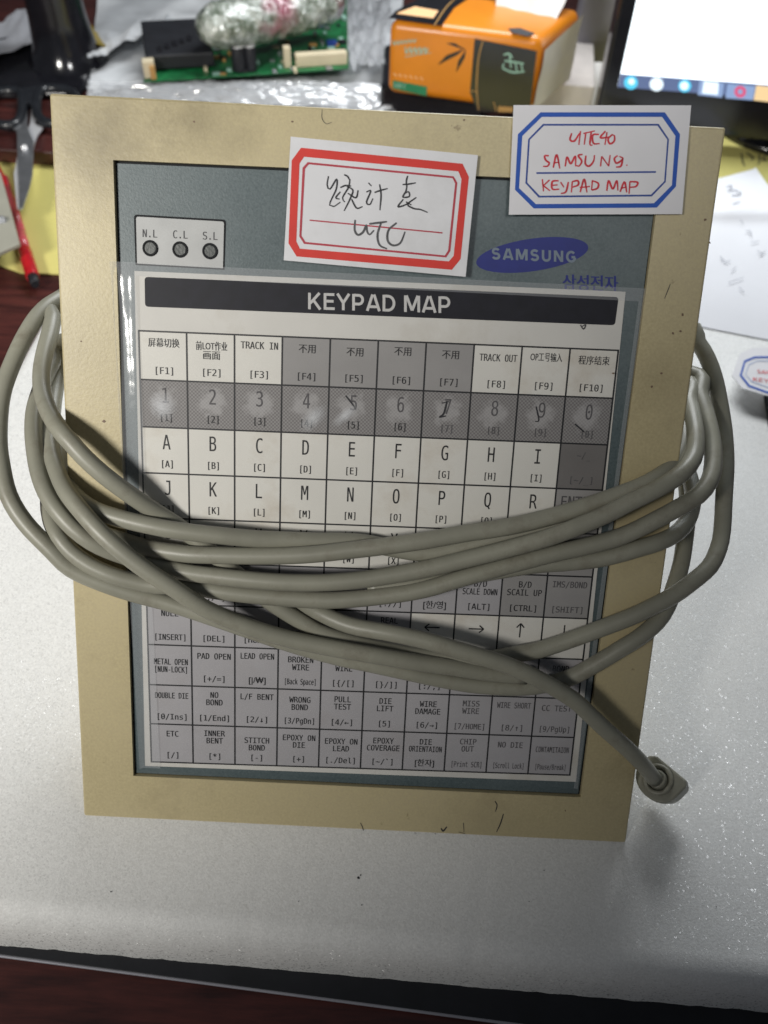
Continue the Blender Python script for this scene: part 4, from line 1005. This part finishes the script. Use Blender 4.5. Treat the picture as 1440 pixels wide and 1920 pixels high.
tk = mesh("taskbar", [s0 + mn * .0006, s0 + me_ * .46 + mn * .0006, s0 + me_ * .46 + mu_ * tu + mn * .0006, s0 + mu_ * tu + mn * .0006], [(0, 1, 2, 3)], M_TASK, MN)
for (x, y, r, mt) in ((1183, 155, 13, M_ICONC), (1184, 153, 6, M_ICONW), (1231, 158, 13, M_ICONW), (1284, 161, 12, M_ICONC), (1283, 161, 8, M_ICONW), (1388, 172, 11, M_ICONR), (1388, 172, 5, M_TASKL)):
    mesh("taskbar_icon", [mp(x + r * math.cos(2 * math.pi * i / 18), y + r * math.sin(2 * math.pi * i / 18), .0026 if r > 9 else .0032) for i in range(18)], [tuple(range(18))], mt, tk)
for q_, mt in (([(1312, 151), (1358, 156), (1354, 183), (1308, 178)], M_TASKL), ([(1364, 157), (1416, 162), (1412, 188), (1360, 184)], M_TASKL), ([(1418, 160), (1500, 168), (1500, 198), (1413, 188)], M_ICONO), ([(1320, 152), (1348, 155), (1346, 178), (1316, 175)], M_ICONW)):
    mesh("taskbar_button", [mp(x, y, .0022 if mt is not M_ICONW else .0026) for x, y in q_], [(0, 1, 2, 3)], mt, tk)
mf = m0 + me_ * .25
cyl("neck", mf - mn * .05 + mu_ * .06, Vector((mf.x, mf.y + .09, DZ + .010)), .02, .02, M_BLACKG, MN)
cyl("stand_base", Vector((mf.x, mf.y + .09, DZ + .0025)), Vector((mf.x, mf.y + .09, DZ + .011)), .09, .088, M_BLACKG, MN, n=40)

# ------------------------------------------------------------------ papers at the right
def nz(y): return .0004 if y < .58 else max(DZ + .005, .0004 - .80 * (y - .58) ** 2)
q4 = [(1250, 600), (1600, 668), (1428, 313), (1290, 350)]
nu, nv = 30, 40; v = []
for j in range(nv + 1):
    for i in range(nu + 1):
        a_, b_ = i / nu, j / nv
        x = (q4[0][0] * (1 - a_) + q4[1][0] * a_) * (1 - b_) + (q4[3][0] * (1 - a_) + q4[2][0] * a_) * b_
        y = (q4[0][1] * (1 - a_) + q4[1][1] * a_) * (1 - b_) + (q4[3][1] * (1 - a_) + q4[2][1] * a_) * b_
        if a_ > .9 and b_ > .85: x -= (a_ - .9) * 160 * (b_ - .85) * 5
        g = G(x, y, 0); bump = .006 * math.exp(-((y - 395) / 16) ** 2) + .002 * b_ * noise.noise(Vector((a_ * 4, b_ * 4, 2)))
        v.append(G(x, y, nz(g.y) + bump + .0005))
f = [(j * (nu + 1) + i, j * (nu + 1) + i + 1, (j + 1) * (nu + 1) + i + 1, (j + 1) * (nu + 1) + i) for j in range(nv) for i in range(nu)]
nt = mesh("note_paper", v, f, M_NOTE, smooth=True); tag(nt, "creased white note paper with faint handwriting right of the terminal", "note paper")
p = Print(); M_FAINT = simple("faint_pen", (.24, .25, .29), .6)
for L_ in ([(1362, 350), (1372, 348), (1368, 356)], [(1364, 358), (1378, 356), (1388, 362)], [(1372, 366), (1388, 364), (1388, 358)], [(1374, 382), (1388, 378)], [(1388, 412), (1394, 420)], [(1398, 432), (1410, 436)], [(1404, 430), (1410, 442)], [(1408, 454), (1424, 452)], [(1420, 470), (1432, 476)], [(1424, 478), (1436, 470)], [(1350, 480), (1360, 490), (1370, 488)], [(1372, 508), (1380, 500)], [(1366, 530), (1394, 520)], [(1386, 538), (1396, 548)]):
    p.ribbon(L_, 1.6, lambda x, y: G(x, y, nz(G(x, y).y) + .0026 + .006 * math.exp(-((y - 395) / 16) ** 2)))
p.split("faint_pen_stroke", M_FAINT, nt)
bx = prism("black_box", [G(x, y, .0005) for x, y in [(1431, 745), (1440, 802), (1560, 812), (1560, 735)]], (0, 0, .012), M_BLACKM, bevel=.001); tag(bx, "black box on the foam cut off by the right edge, under the blue-framed tag", "box")
OC = empty("octagon_tag", G(1420, 705, .014)); tag(OC, "small white tag with a blue octagon frame and red writing at the right edge", "tag")
oz = .0145
prism("tag_paper", [G(x, y, oz) for x, y in [(1372, 704), (1388, 662), (1412, 652), (1540, 650), (1560, 760), (1440, 742), (1392, 728)]], (0, 0, -.0004), M_CARD2, OC)
p = Print()
p.ring([G(x, y, oz + .0003) for x, y in [(1387, 704), (1395, 676), (1415, 668), (1520, 666), (1545, 700), (1530, 748), (1440, 738), (1403, 725)]], [G(x, y, oz + .0003) for x, y in [(1391, 703), (1398, 679), (1416, 671.5), (1516, 670), (1540, 700), (1526, 744), (1440, 734), (1406, 722)]])
p.ring([G(x, y, oz + .0003) for x, y in [(1397, 702), (1404, 683), (1419, 676), (1510, 675), (1530, 700), (1518, 738), (1440, 727), (1409, 716)]], [G(x, y, oz + .0003) for x, y in [(1398.5, 702), (1405, 684.5), (1419, 677.5), (1509, 676.5), (1528, 700), (1517, 736), (1440, 725.5), (1410, 714.5)]], 1)
p.build("octagon_frame", [M_BLUE, simple("pale_blue_print", (.35, .42, .6), .5)], OC)
p = Print()
put_text(p, "SAMSUNG", 1448, 703, 10, lambda x, y: G(x, y + (x - 1448) * .12, oz + .0004), 0, width=56); put_text(p, "KEYPAD", 1442, 718, 10, lambda x, y: G(x, y + (x - 1442) * .14, oz + .0004), 0, width=60)
p.build("tag_lettering", M_REDPEN, OC)
gc = cyl("green_cap", G(1447, 362, DZ + .004), G(1447, 362, DZ + .012), .007, .006, M_GREEN); tag(gc, "small green cap on the yellow sheet at the right edge", "cap")
